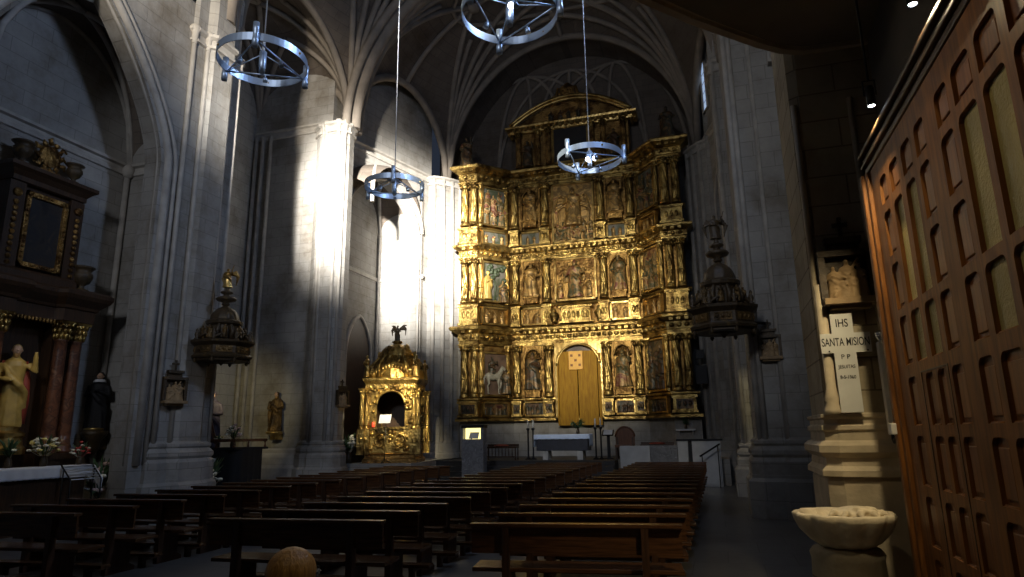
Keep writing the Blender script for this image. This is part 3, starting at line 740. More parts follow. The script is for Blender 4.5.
# rider on a white horse in the lowest tier
fo = panel('relief', LP, LQ, 3.32, 5.18, M_POLYD, 33, [], back=M_SCENEB)
def horse(m, t, z, s, out=.14):
    def H(a, zz, o=out): p = Vector(LP)+d*(t*w_ + a*s)+nn*o; return (p.x, p.y, z+zz*s)
    w_ = (Vector(LQ)-Vector(LP)).length
    m.tube([H(-.42,.92),H(-.30,.95),H(0,.90),H(.28,.95),H(.42,1.0)], [.13*s,.21*s,.20*s,.21*s,.14*s], 12)
    m.tube([H(.36,1.02),H(.50,1.22),H(.58,1.42)], [.16*s,.12*s,.09*s], 10)
    m.tube([H(.56,1.46),H(.68,1.38),H(.78,1.26)], [.085*s,.075*s,.05*s], 9)
    for e_ in (.02,-.02): m.tube([H(.555,1.50,out+e_*s*2),H(.56,1.58,out+e_*s*2)], [.02*s,.006*s], 5)
    for a, o, up in ((-.34,.07,0),(-.26,-.07,0),(.30,.07,0),(.40,-.07,.25)):
        if up: m.tube([H(a,.86,out+o),H(a+.16,.62,out+o),H(a+.12,.36,out+o),H(a+.06,.30,out+o)], [.085*s,.06*s,.035*s,.045*s], 8)
        else:
            k = .06 if a < 0 else -.02
            m.tube([H(a,.84,out+o),H(a+k,.55,out+o),H(a-k*.6,.42,out+o),H(a,.06,out+o),H(a+.05,0,out+o)], [.10*s,.06*s,.045*s,.035*s,.05*s], 8)
    m.tube([H(-.44,1.0),H(-.54,.85),H(-.55,.5)], [.05*s,.06*s,.02*s], 7)
m = MB(); horse(m, .36, 3.42, .78); m.build('white_horse', M_WHITEH, fo, voxel=.018, label='white carved horse')
m = MB(); x, y = on(.34,.14); saint(m, x, y, 4.02, .95, fa-.4, 3, 1); m.build('rider', M_POLYD, fo, voxel=.02)
m = MB(); x, y = on(.84,.14); saint(m, x, y, 3.42, 1.05, fa-.8, 4, 2, wide=1.3); m.build('beggar_figure', M_POLYD, fo, voxel=.02)
panel('relief', RP, RQ, 3.32, 5.40, M_POLYD, 34, [(3,0.0,.5),(3,.28,.48),(2,.52,.4)], depth=.2)
panel('relief', RP, RQ, 7.36, 9.16, M_POLY, 35, [(3,0.0,.55),(3,.3,.5),(2,.55,.4)], depth=.2)
panel('relief', RP, RQ, 10.80, 12.62, M_POLY, 36, [(3,0.0,.55),(2,.32,.5),(2,.55,.4)], depth=.2, back=M_SCENE)
# centre of the top tier: a large standing figure among a ring of small ones
fo = panel('relief', (-6.30,26.94), (-4.42,26.94), 9.92, 12.66, M_POLY, 40, [(7,0.02,.24),(6,.14,.24),(4,.5,.2)], depth=.25, back=M_POLYG)
m = MB(); saint(m, -5.36, 26.78, 10.62, 1.75, 0, 41, 2, wide=1.35)
for s in (-1, 1):
    for k in range(5): m.tube([(-5.36+s*.22, 26.82, 11.95-.06*k),(-5.36+s*(.55+.05*k), 26.80, 12.1-.18*k),(-5.36+s*(.78-.03*k), 26.84, 11.75-.28*k)], [.06,.07,.03], 6)
m.build('relief_figure', M_POLYG, fo, voxel=.025)
# centre of the middle tier
fo = panel('relief', (-6.26,26.94), (-4.44,26.94), 7.32, 9.20, M_POLYG, 50, [(2,0.42,.42),(4,0.0,.45)], depth=.18, back=M_NICHE)
m = MB(); saint(m, -5.36, 26.76, 7.42, 1.66, 0, 51, 2, halo=True, wide=1.2); m.build('relief_figure', M_POLY, fo, voxel=.025)
m = MB(); m.box((-5.35,26.80,6.66), (1.25,.36,.62)); m.box((-5.35,26.78,7.02), (1.45,.42,.08)); m.box((-5.35,26.78,6.36), (1.45,.42,.08))
for k in range(6): m.ell((-5.85+.2*k, 26.61, 6.66), (.08,.05,.16), 7, 5)
for s in (-1, 1):
    m.lathe([(.05,0),(.16,.02),(.10,.1),(.2,.28),(.22,.36),(.1,.46),(.12,.5),(.05,.62)], (-5.35+s*.98, 26.74, 6.40), 10)
m.build('central_pedestal', M_GOLD, ret)

# ---- statue niches: gilded arch, shell head
def niche(x, z0, z1, w=.92):
    m = MB()
    for s in (-1, 1): m.box((x+s*(w/2-.04), 26.96, (z0+z1)/2), (.08,.14,z1-z0))
    a = arch_pts(x, w/2-.10, z1-.55, .40, 8)
    for i in range(len(a)-1): m.prism([a[i],a[i+1],(a[i+1][0],z1),(a[i][0],z1)], (0,0,0), (1,0,0), (0,0,1), (0,1,0), 26.88, 27.02)
    m.tube([(p, 26.86, q) for p, q in a], .035, 6)
    for k in range(9):
        t = PI*(k+.5)/9; m.tube([(x, 26.98, z1-.58),(x+.32*math.cos(t), 26.94, z1-.58+.36*math.sin(t))], [.02,.05], 6)
    m.box((x, 26.86, z0+.12), (.60,.34,.24)); m.box((x, 26.84, z0+.26), (.72,.42,.05))
    m.build('niche', M_NICHE, ret)
ST = [(-7.32,3.28,5.46,'dark robed','lower left'),(-3.50,3.28,5.46,'red robed','lower right'),(-7.32,7.30,9.24,'gilded','middle left'),(-3.50,7.30,9.24,'dark red','middle right'),(-7.32,10.76,12.70,'brown robed','upper left'),(-3.50,10.76,12.70,'brown robed','upper right')]
SM = [M_POLYD, M_POLY, M_POLYG, M_POLY, M_POLYG, M_POLYG]
for i, (x, z0, z1, adj, pos) in enumerate(ST):
    niche(x, z0, z1)
    m = MB(); saint(m, x, 26.80, z0+.285, 1.52 if i else 1.6, random.Random(i).uniform(-.3,.3), 60+i, [3,1,2,0,0,1][i], staff=i in (1,2), wide=1.35)
    tier = ['lowest', 'lowest', 'middle', 'middle', 'top', 'top'][i]; side = ['left', 'right'][i % 2]
    tag(m.build('saint_statue', SM[i], voxel=.022), f'{adj} saint statue in the {side} niche of the {tier} tier of the gold altarpiece', 'statue', 'saints in the altarpiece niches')

# ---- gilded doors of the lowest tier with the yellow board hung in front
m = MB()
a = arch_pts(-5.36, .90, 4.55, .88, 12)
for i in range(len(a)-1): m.prism([a[i],a[i+1],(a[i+1][0],5.50),(a[i][0],5.50)], (0,0,0), (1,0,0), (0,0,1), (0,1,0), 26.78, 27.05)
m.tube([(p, 26.76, q) for p, q in a], .06, 8)
for s in (-1, 1): m.bx(-5.36+s*.90, -5.36+s*1.0, 26.78, 27.05, 2.30, 5.5)
m.build('door_arch', M_GOLDS, ret)
m = MB()
a2 = arch_pts(-5.36, .88, 4.55, .86, 12); m.prism(a2+[(-4.48,4.5),(-6.24,4.5)], (0,0,0), (1,0,0), (0,0,1), (0,1,0), 26.98, 27.06)
m.build('door_lunette', M_SCENEB, ret)
for x0, x1 in ((-6.26,-6.20),(-6.18,-5.40),(-5.36,-4.56),(-4.53,-4.42)):
    m = MB(); m.bx(x0, x1, 26.72, 26.80, 2.08, 5.12 if x1-x0 > .5 else 5.0)
    m.build('door_board', M_BOARD, ret, bevel=.006)
sg = T('hanging_board', 'yellow hanging board with five small dark squares in front of the golden altarpiece doors', 'sign', (-5.43,26.66,4.36))
m = MB(); m.bx(-5.73, -5.14, 26.64, 26.70, 4.34, 5.12); m.build('board', M_SIGNY, sg, bevel=.02)
for u, v in ((-.17,.2),(.17,.2),(0,0),(-.17,-.2),(.17,-.2)):
    m = MB(); m.box((-5.435+u, 26.634, 4.73+v), (.10,.016,.10)); m.build('square_mark', M_SIGND, sg)

# ---- attic
m = MB(); m.bx(-7.95,-2.75,26.9,27.6,13.5,15.42)
m.build('attic_wall', M_GOLDD, ret)
ap = [(-8.05,27.5),(-8.05,26.8),(-2.65,26.8),(-2.65,27.5)]
cornice('attic_cornice', [(0,0),(0.08,0.02),(0.12,0.12),(0.30,0.20),(0.32,0.28),(0,0.32)], 15.32, .26, .12, .2, M_GOLDS, path=ap)
def segment(c, hw, z, rise, n=30): return [(c - hw + 2*hw*i/n, z + rise*(1-((2*i/n-1)**2))) for i in range(n+1)]
sp = segment(-5.36, 2.80, 15.62, 1.08)
m = MB(); m.prism(sp, (0,0,0), (1,0,0), (0,0,1), (0,1,0), 26.95, 27.5); m.build('pediment', M_GOLDD, ret)
m = MB()
for dz, y, r in ((0,26.72,.09),(.10,26.62,.07),(.18,26.75,.08)): m.tube([(p, y, q+dz) for p, q in sp], r, 8)
m.build('pediment_arch', M_GOLDS, ret)
m = MB(); crowd(m, (-6.4,26.9,15.66), (1,0,0), (0,-1,0), 2.1, .85, [(5,0,.7)], 71, .2); m.build('pediment_relief', M_POLYD, ret, voxel=.025)
for x in (-7.75,-6.85,-6.35,-4.35,-3.85,-2.95): column(x, 26.72, 13.62, 15.34, .11, mat=M_GOLDD)
m = MB(); m.bx(-6.12,-4.58,26.80,26.92,13.65,15.35); m.build('attic_picture', M_CANVAS, ret, label='dark painting')
m = MB()
for x0,x1,z0,z1 in ((-6.22,-6.10,13.6,15.4),(-4.60,-4.48,13.6,15.4),(-6.2,-4.5,15.3,15.4),(-6.2,-4.5,13.6,13.7)): m.bx(x0,x1,26.74,26.92,z0,z1)
m.build('picture_frame', M_GOLDS, ret)
m = MB()
m.lathe([(.05,0),(.55,.02),(.42,.18),(.32,.3),(.36,.75),(.44,.85),(.30,.95),(.18,1.05),(.06,1.15)], (-5.46,27.1,16.58), 12, sy=.5)
for s in (-1, 1):
    m.tube([(-5.46+s*.35,26.95,16.68),(-5.46+s*.75,26.95,16.63),(-5.46+s*.8,26.95,16.88),(-5.46+s*.5,26.95,17.03),(-5.46+s*.42,26.95,17.43)], [.1,.12,.1,.09,.05], 8)
for k in range(5): m.ell((-5.46+.16*(k-2), 26.82, 17.03+.1*(2-abs(k-2))), (.08,.06,.12), 7, 5)
m.build('cartouche', M_GOLDD, ret)
for x, s in ((-7.32,1),(-3.40,2)):
    m = MB(); saint(m, x, 26.66, 13.62, 1.25, 0, 80+s, s, wide=1.2)
    tag(m.build('saint_statue', M_POLYD, voxel=.022), 'small dark statue at the %s side of the attic below the arched pediment' % ('left' if s == 1 else 'right'), 'statue', 'attic statues')
for x, s in ((-9.95,1),(-1.05,2)):
    m = MB(); saint(m, x, 25.75, 13.62, 1.45, 0, 90+s, 1 if s == 1 else 2, staff=True, wide=1.2); m.box((x,25.75,13.63), (.5,.4,.12))
    tag(m.build('crowning_statue', M_POLYD, voxel=.025), 'dark statue standing on the top %s corner of the gold altarpiece' % ('left' if s == 1 else 'right'), 'statue', 'corner statues on the altarpiece')
# ================================================================== ring chandeliers
def chandelier(x, y, z, rot, label, lit=False, top=19.5):
    t = T('ring_chandelier', label, 'chandelier', (x,y,z), 'ring chandeliers of the nave')
    R = .64; m = MB()
    prof = [(0,-.06),(.012,-.06),(.012,.06),(0,.06)]
    P = [(x+R*math.cos(2*PI*i/56), y+R*math.sin(2*PI*i/56)) for i in range(56)]
    m.sweep(P, prof, closed=True, z=z, smooth=False); m.build('ring', M_STEEL, t)
    m = MB(); m.tube([(x,y,z+.10),(x,y,top)], .010, 6); m.tube([(x,y,z+.10),(x,y,z+.34)], .022, 8); m.build('suspension_cable', M_CABLE, t)
    m = MB(); m.lathe([(.03,.16),(.055,.15),(.055,-.10),(.045,-.12),(.045,-.20)], (x,y,z), 14); h = m.build('hub', M_STEEL, t)
    V = [(x+R*math.cos(rot+2*PI*k/3), y+R*math.sin(rot+2*PI*k/3)) for k in range(3)]
    for k in range(3):
        p, q = V[k], V[(k+1) % 3]
        m = MB(); m.tube([(x,y,z+.12),(p[0],p[1],z-.04)], .009, 6); m.build('stay_rod', M_STEEL, t)
        m = MB(); m.tube([(p[0],p[1],z-.045),(q[0],q[1],z-.045)], .013, 6); m.build('cross_bar', M_STEEL, t)
        dx, dy = (p[0]-x)/R, (p[1]-y)/R
        m = MB(); c = (x+dx*(R+.05), y+dy*(R+.05), z)
        m.lathe([(.03,-.19),(.045,-.19),(.045,-.06),(.040,-.05),(.040,.05),(.045,.06),(.045,.19),(.03,.19)], c, 14)
        m.build('tube_lamp', M_STEEL, t)
        mx, my = (p[0]+q[0])/2, (p[1]+q[1])/2
        m = MB(); m.tube([(mx,my,z-.045),(mx,my,z-.10)], .010, 6)
        m.tube([(mx,my,z-.09),(mx+.09*(mx-x),my+.09*(my-y),z-.16)], [.03,.038], 12)
        sp = m.build('spot_lamp', M_STEEL, t)
    for k in range(3):
        a = rot+PI/3+2*PI*k/3; m = MB(); m.ell((x+(R+.014)*math.cos(a), y+(R+.014)*math.sin(a), z), .02, 8, 6)
        m.build('ring_bolt', M_GOLDS, t)
    if lit:
        for a, o in lit:
            m = MB(); m.lathe([(.02,.10),(.04,.08),(.045,0),(.04,-.01)], (x+a, y-.10, z+o), 12); b_ = m.build('bulb_holder', M_STEEL, t)
            m = MB(); m.ell((x+a, y-.13, z+o-.02), .045, 10, 7); m.build('lit_bulb', M_LENS, b_)
    return t
chandelier(-6.18, 7.4, 7.35, math.radians(300), 'steel ring chandelier hanging in front of the tall pier beside the chapel arch')
chandelier(-6.42, 12.2, 7.15, math.radians(295), 'steel ring chandelier hanging in front of the sunlit wall and gilded shrine')
chandelier(-2.24, 7.4, 7.30, math.radians(120), 'large steel ring chandelier cut by the top edge, over the altarpiece crown', lit=((.06,.02),))
chandelier(-2.05, 12.2, 7.18, math.radians(122), 'steel ring chandelier with two lit bulbs hanging before the gold altarpiece', lit=((-.02,-.05),(.12,-.05)))

# ================================================================== pulpit sounding boards
def canopy(x, y, z, r, label, angel_mat, wx, wy, zk):
    t = T('pulpit_canopy', label, 'pulpit canopy', (x,y,z), 'carved pulpit canopies')
    def bz(m, *a_, **k_):
        m.v = [(q[0], q[1], z+(q[2]-z)*zk) for q in m.v]; return m.build(*a_, **k_)
    hexf = lambda n: [(x+r*n*math.cos(PI/8+2*PI*k/8), y+r*n*math.sin(PI/8+2*PI*k/8)) for k in range(8)]
    m = MB(); m.poly(hexf(.92), z, z+.06); m.lathe([(.02,-.12),(.05,-.06),(.12,-.02),(.3,0.0)], (x,y,z), 12); bz(m,'soffit', M_CANOPY, t)
    m = MB(); m.poly(hexf(.90), z+.05, z+.62)
    m.sweep(hexf(.90), [(0,.06),(.08,.06),(.10,.12),(.04,.17),(.02,.20),(.02,.42),(.06,.46),(.13,.52),(.14,.58),(0,.62)], closed=True, z=z)
    bz(m,'drum', M_CANOPY, t)
    for k in range(8):
        a = 2*PI*k/8
        m = MB(); an = a+PI/2
        c = (x+r*.86*math.cos(a), y+r*.86*math.sin(a), z+.31)
        m.box(c, (r*.52,.05,.18), an)
        for q in (-.14,0,.14): m.ell((c[0]-q*r*1.2*math.sin(a), c[1]+q*r*1.2*math.cos(a), c[2]), (.05,.05,.07), 7, 5)
        bz(m,'drum_panel', M_CARVE, t)
        a = PI/8+2*PI*k/8; p = (x+r*.93*math.cos(a), y+r*.93*math.sin(a))
        m = MB(); m.lathe([(.015,-.16),(.045,-.10),(.03,-.04),(.05,0.0)], (p[0],p[1],z+.07), 8); bz(m,'pendant_knob', M_CANOPY, t)
        m = MB(); m.lathe([(.05,0),(.06,.03),(.03,.06),(.055,.14),(.045,.2),(.02,.24),(.035,.28),(.01,.34)], (p[0],p[1],z+.60), 9)
        m.tube([(p[0],p[1],z+.64),(x+r*.72*math.cos(a+.25),y+r*.72*math.sin(a+.25),z+.80),(x+r*.72*math.cos(a+.5),y+r*.72*math.sin(a+.5),z+.62)], [.035,.045,.03], 6)
        bz(m,'crest_finial', M_CANOPY, t)
        m = MB(); q = (x+r*.58*math.cos(a), y+r*.58*math.sin(a))
        m.tube([(q[0],q[1],z+.62),(q[0]+.05*math.cos(a),q[1]+.05*math.sin(a),z+.88),(x+r*.48*math.cos(a),y+r*.48*math.sin(a),z+1.12),(x+r*.55*math.cos(a),y+r*.55*math.sin(a),z+1.22)], [.06,.05,.04,.05], 7)
        bz(m,'scroll_bracket', M_CANOPY, t)
        m = MB(); q = (x+r*.66*math.cos(a+PI/8), y+r*.66*math.sin(a+PI/8)); saint(m, q[0], q[1], z+.66, .42, a, 200+k, k, wide=1.2); bz(m,'crest_figure', M_CARVE, t, voxel=.012)
    m = MB(); m.lathe([(r*.62,.60),(r*.60,.66),(r*.52,.70),(r*.50,1.08),(r*.60,1.14),(r*.62,1.22),(r*.54,1.26)], (x,y,z), 16, smooth=False); bz(m,'upper_drum', M_CANOPY, t)
    m = MB(); m.lathe([(r*.47*math.cos(i/12*1.3), 1.25+.46*math.sin(i/12*1.3)) for i in range(13)]+[(.05,1.75)], (x,y,z), 32, fn=lambda a, z_: 1+.05*math.cos(10*a)); bz(m,'ribbed_dome', M_CANOPY, t)
    m = MB(); m.lathe([(.06,1.74),(.10,1.78),(.07,1.84),(.22,1.90),(.25,1.95),(.22,2.0),(.08,2.04),(.07,2.10),(.15,2.14),(.15,2.18),(.06,2.22),(.05,2.30),(.08,2.34)], (x,y,z), 16); bz(m,'finial', M_CANOPY, t)
    m = MB(); saint(m, x, y, z+2.32, .62, .3, 3, 1, wide=1.1)
    for s in (-1,1):
        for k in range(4): m.tube([(x+s*.04,y+.05,z+2.76),(x+s*(.16+.03*k),y+.09,z+2.86-.06*k),(x+s*(.20-.01*k),y+.10,z+2.66-.09*k)], [.03,.035,.012], 6)
    m.tube([(x+.12,y-.06,z+2.72),(x+.2,y-.05,z+3.02)], .012, 6)
    bz(m,'angel', angel_mat, t, voxel=.012, label='small winged angel figure crowning the canopy')
    m = MB(); m.tube([(x+(wx-x)*.3, y+(wy-y)*.3, z+.3),(wx,wy,z+.3)], .035, 8); bz(m,'wall_iron', M_IRON, t)
canopy(-11.52, 13.15, 3.60, .70, 'carved dark pulpit canopy with a gilt angel hanging on the left pier', M_GOLDS, -12.1, 13.4, .80)
canopy(.28, 14.2, 3.76, .68, 'dark domed pulpit canopy on the right pier beside the gold altarpiece', M_CANOPY, 1.2, 14.95, .88)

# ================================================================== left chapel
la = T('chapel_altarpiece', 'dark wooden altarpiece with red marble columns in the left side chapel', 'altarpiece', (-13.8, 9.9, 0.0))
m = MB(); m.bx(-14.1,-13.42,8.62,9.40,0,1.5); m.bx(-14.1,-13.42,10.40,11.18,0,1.5); m.bx(-14.1,-13.62,9.40,10.40,0,1.5)
for a, b_ in ((8.58,9.42),(10.38,11.22)): m.bx(-14.1,-13.36,a,b_,1.38,1.5); m.bx(-14.1,-13.36,a,b_,0,.2)
m.build('plinth', M_DARKW, la)
m = MB(); m.bx(-14.1,-14.0,9.2,10.6,1.5,4.3); m.bx(-14.1,-13.7,9.2,9.32,1.5,4.3); m.bx(-14.1,-13.7,10.48,10.6,1.5,4.3); m.bx(-14.1,-13.8,8.66,9.2,1.5,4.3); m.bx(-14.1,-13.8,10.6,11.14,1.5,4.3)
m.build('niche', M_DARKW, la)
for y in (8.88,9.22,10.58,10.92):
    m = MB(); m.lathe([(.18,0),(.19,.05),(.155,.09),(.17,.14),(.14,.18)]+[(.14-.02*i/10,.18+2.2*i/10) for i in range(11)]+[(.15,2.4)], (-13.56,y,1.5), 20)
    c = m.build('column', M_REDM, la)
    k = MB(); k.lathe([(.125,2.38),(.13,2.5),(.15,2.66),(.19,2.78)], (-13.56,y,1.5), 14); k.box((-13.56,y,4.28), (.38,.38,.06))
    for j in range(10):
        a = 2*PI*j/10
        for rr, zz, q in ((.145,2.48,.07),(.165,2.6,.07),(.185,2.72,.05)): k.ell((-13.56+rr*math.cos(a+zz*3), y+rr*math.sin(a+zz*3), 1.5+zz), (.04,.04,q), 6, 5)
    k.build('capital', M_GOLD, c)
EP = [(-14.1,8.68),(-13.42,8.68),(-13.42,9.36),(-13.6,9.44),(-13.6,10.36),(-13.42,10.44),(-13.42,11.12),(-14.1,11.12)]
m = MB(); m.poly(EP, 4.3, 5.04); m.sweep(EP, [(0,0),(.04,.02),(.04,.28),(.08,.30),(.10,.36),(.24,.50),(.28,.58),(.28,.66),(.20,.72),(0,.75)], z=4.3); m.build('entablature', M_DARKW, la)
m = MB()
for i in range(30): m.lathe([(.012,-.09),(.028,-.06),(.028,0)], (-13.52, 8.75+2.3*i/29, 4.31), 7)
m.build('gilt_fringe', M_GOLDD, la)
m = MB(); m.bx(-14.1,-13.72,9.12,10.68,5.04,7.12); m.bx(-14.1,-13.62,9.06,9.40,5.04,7.1); m.bx(-14.1,-13.62,10.42,10.74,5.04,7.1)
UP = [(-14.1,9.10),(-13.62,9.10),(-13.62,10.70),(-14.1,10.70)]
m.sweep(UP, [(0,0),(.04,.02),(.04,.12),(.12,.22),(.20,.28),(.20,.36),(0,.42)], z=7.1); m.poly(UP, 7.1, 7.5)
m.sweep(UP, [(0,0),(.06,0),(.06,.18),(0,.24)], z=5.04)
m.build('upper_storey', M_DARKW, la)
for y in (9.22,10.60):
    m = MB()
    for i in range(11): m.ell((-13.60, y, 5.35+.13*i), (.03,.06,.055), 7, 5)
    m.ell((-13.59,y,6.86),(.05,.10,.09),8,6); m.build('gilt_garland', M_GOLDD, la)
m = MB(); m.bx(-13.74,-13.68,9.52,10.30,5.42,6.90); m.build('dark_painting', M_CANVAS, la)
m = MB()
for a, b_, c_, d_ in ((9.44,9.54,5.34,6.98),(10.28,10.38,5.34,6.98),(9.44,10.38,5.34,5.44),(9.44,10.38,6.88,6.98)): m.bx(-13.74,-13.62,a,b_,c_,d_)
for i in range(14):
    z = 5.42+1.48*i/13
    for y in (9.49,10.33): m.ell((-13.61,y,z),(.025,.035,.04),6,5)
for i in range(8):
    for z in (5.39,6.93): m.ell((-13.61,9.5+.82*i/7,z),(.025,.04,.035),6,5)
m.build('gilt_frame', M_GOLDD, la)
for s, y in ((-1,8.95),(1,10.84)):
    m = MB(); m.tube([(-13.75,y-s*.20,5.75),(-13.75,y-s*.12,5.4),(-13.75,y+s*.02,5.15),(-13.75,y+s*.16,5.10),(-13.75,y+s*.18,5.22),(-13.75,y+s*.08,5.26)], [.09,.10,.09,.07,.06,.04], 8); m.build('scroll', M_DARKW, la)
m = MB(); m.lathe([(.03,-.04),(.22,-.03),(.26,0),(.22,.03),(.03,.04)], (-13.80,9.92,7.96), 18, mat=Matrix.Rotation(PI/2,3,'Y'))
for k in range(12):
    a = 2*PI*k/12; R_ = .34 if k % 2 else .28
    m.tube([(-13.80,9.92+.24*math.cos(a),7.96+.28*math.sin(a)),(-13.78,9.92+R_*math.cos(a+.2),7.96+(R_+.05)*math.sin(a+.2)),(-13.80,9.92+(R_+.08)*math.cos(a),7.96+(R_+.10)*math.sin(a))], [.05,.05,.02], 6)
m.box((-13.80,9.92,7.54),(.2,.4,.12)); m.build('crest', M_GOLDD, la)
def urn(x, y, z, s, label):
    m = MB(); m.lathe([(.02,0),(.13,0),(.13,.05),(.06,.08),(.05,.13),(.13,.19),(.18,.30),(.17,.36),(.13,.40),(.17,.45),(.21,.48),(.19,.50),(.10,.50)], (0,0,0), 18)
    m.v = [(x+a*s, y+b_*s, z+c*s) for a, b_, c in m.v]
    return tag(m.build('altar_urn', M_CANOPY), label, 'urn', 'urns on the chapel altarpiece')
urn(-13.72, 9.26, 7.50, 1.05, 'dark urn beside the gilt crest, at the far left end of the altarpiece top')
urn(-13.72, 10.46, 7.50, .95, 'dark urn on the right end of the chapel altarpiece top cornice')
urn(-13.62, 10.92, 5.04, 1.2, 'dark urn on the lower cornice, right of the dark chapel painting')

def big_saint(name, label, x, y, z, h, face, robe, mantle, seed, pose=0, habit=False, wide=1.0):
    t = T(name, label, 'statue', (x,y,z), rz=0)
    m = MB(); saint(m, x, y, z+.0, h, face, seed, pose, wide=wide); m.build('robed_body', robe, t, voxel=h/75)
    co, si = math.cos(face), math.sin(face)
    def W_(a, b_, c): return (x+h*(a*co-b_*si), y+h*(a*si+b_*co), z+h*c)
    R3 = Matrix.Rotation(face,3,'Z')
    m = MB(); lean = 0
    m.ell(W_(0,-.022,.932), (.048*h,.056*h,.066*h), 16, 12, R3); m.tube([W_(0,-.075,.945),W_(0,-.088,.922)], [.006*h,.013*h], 7); m.tube([W_(0,0,.90),W_(0,0,.84)], .036*h, 10)
    for s in (-1,1): m.ell(W_(s*.020,-.070,.945),(.008*h,.006*h,.006*h),7,5); m.ell(W_(s*.05,-.012,.932),(.008*h,.012*h,.018*h),6,5)
    m.tube([W_(-.016,-.076,.902),W_(0,-.081,.900),W_(.016,-.076,.902)], .005*h, 5)
    m.build('head', M_SKIN, t, label='flesh painted head')
    m = MB()
    if habit:
        m.tube([W_(0,.02,1.0),W_(0,.045,.95),W_(0,.06,.85),W_(0,.075,.66)], [.035*h,.066*h,.085*h,.11*h], 12)
        m.build('veil', M_BLACK, t)
        k = MB(); k.lathe([(.075*h,0),(.09*h,-.02*h),(.11*h,-.05*h)], W_(0,-.02,.88), 16, rot=face); k.build('white_collar', M_WHITE, t, label='white collar')
    else:
        m.ell(W_(0,.016,.955),(.054*h,.054*h,.056*h),12,9,R3); m.ell(W_(0,-.045,.878),(.03*h,.026*h,.045*h),9,7,R3); m.build('hair', M_HAIR, t)
    if mantle:
        k = MB()
        for s in (-1,1):
            k.tube([W_(s*.09,.03,.80),W_(s*.13,.03,.60),W_(s*.15,.02,.30),W_(s*.14,.01,.04)], [.045*h,.05*h,.05*h,.045*h], 9, flat=.7)
        k.tube([W_(0,.07,.80),W_(0,.10,.5),W_(0,.10,.04)], [.09*h,.12*h,.13*h], 12, flat=.5)
        k.build('red_mantle', mantle, t, label='red mantle')
    return t
sb = big_saint('golden_robed_statue', 'statue in a golden robe and red mantle in the niche of the left chapel altarpiece', -13.68, 9.76, 2.04, 1.66, 1.0, M_ROBEL, M_REDP, 12, 1, wide=.85)
m = MB(); m.lathe([(.40,-.54),(.40,-.42),(.34,-.36),(.32,-.22),(.36,-.18),(.36,-.12),(.26,-.08),(.25,0)], (-13.68,9.76,2.04), 12, sx=.8, smooth=False); m.build('gilt_pedestal', M_GOLDS, sb)
nb = big_saint('nun_statue', 'statue of a nun in black habit on a corner bracket right of the chapel altarpiece', -13.80, 11.86, 1.99, 1.32, .6, M_BLACK, None, 21, 3, True)
m = MB(); m.lathe([(.05,-.55),(.14,-.45),(.16,-.25),(.27,-.12),(.28,-.02),(.22,-.02),(.22,0)], (-13.80,11.86,1.99), 14); m.bx(-14.1,-13.75,11.8,12.2,1.55,1.9); m.build('wall_bracket', M_CANOPY, nb)
m = MB(); m.lathe([(.21,-.01),(.22,.03),(.19,.05)], (-13.80,11.86,1.99), 14); m.build('gilt_base', M_GOLDS, nb)

ct = T('chapel_altar', 'dark altar table in front of the left chapel altarpiece', 'altar', (-13.15, 9.9, 0))
m = MB(); m.bx(-13.33,-12.95,8.72,11.05,.10,1.20); m.build('body', M_DARKW, ct)
m = MB(); m.bx(-13.34,-12.88,8.65,11.12,1.20,1.25); m.build('table_top', M_DARKW, ct)
m = MB(); m.bx(-13.34,-12.85,8.62,11.15,0,.10); m.build('foot', M_DARKW, ct)
def hem(s, t):
    y = 8.6+2.56*s; d = .0 if t < .35 else (t-.35)/.65
    x = -13.33 + .47*min(1, t/.35) + .012*math.sin(s*60)*d; return (x, y, 1.255-.23*d - (.012*abs(math.sin(s*75)) if t > .99 else 0))
m = MB(); m.grid(hem, 120, 12); o = m.build('altar_cloth', M_WHITE, recalc=False); o.modifiers.new('thickness','SOLIDIFY').thickness = .006
tag(o, 'white lace-edged cloth hanging over the front of the left chapel altar', 'altar cloth')

def bouquet(name, label, x, y, z, s, petals, nb_, seed, vase=True, leafy=18, spread=.22, cat='flowers', vmat=None):
    rnd = random.Random(seed); t = T(name, label, cat, (x,y,z))
    h0 = .26*s if vase else 0
    if vase:
        m = MB(); m.lathe([(.02*s,0),(.07*s,0),(.09*s,.08*s),(.07*s,.18*s),(.05*s,.23*s),(.07*s,.26*s)], (x,y,z), 14); m.build('vase', vmat or M_CANOPY, t)
    m = MB()
    for i in range(leafy):
        a = rnd.random()*2*PI; r = spread*s*rnd.uniform(.5,1.2); q = rnd.uniform(.05,.5)*s
        p0 = Vector((x,y,z+h0*.9)); p2 = Vector((x+r*math.cos(a), y+r*math.sin(a), z+h0+q)); p1 = (p0+p2)/2+Vector((0,0,.08*s))
        m.tube([p0,p1,p2], [.006*s,.035*s,.004*s], 6, flat=.25)
    m.build('leaves', M_LEAF, t)
    for i in range(nb_):
        a = rnd.random()*2*PI; r = spread*s*rnd.random()**.5; q = (.10+.42*rnd.random()*(1-.6*r/(spread*s)))*s
        c = (x+r*math.cos(a), y+r*math.sin(a), z+h0+q); m = MB(); k_ = s if s < 1 else .5+.5*s
        m.ell(c, (.038*k_,.038*k_,.036*k_), 8, 6)
        for k in range(5):
            b_ = 2*PI*k/5+i; m.ell((c[0]+.034*k_*math.cos(b_), c[1]+.034*k_*math.sin(b_), c[2]-.004*k_+.012*k_*(k%2)), (.028*k_,.028*k_,.024*k_), 6, 5)
        m.tube([c,(x+(c[0]-x)*.3,y+(c[1]-y)*.3,z+h0*.9)], .004*s, 4)
        m.build('blossom', petals[i % len(petals)], t)
    return t
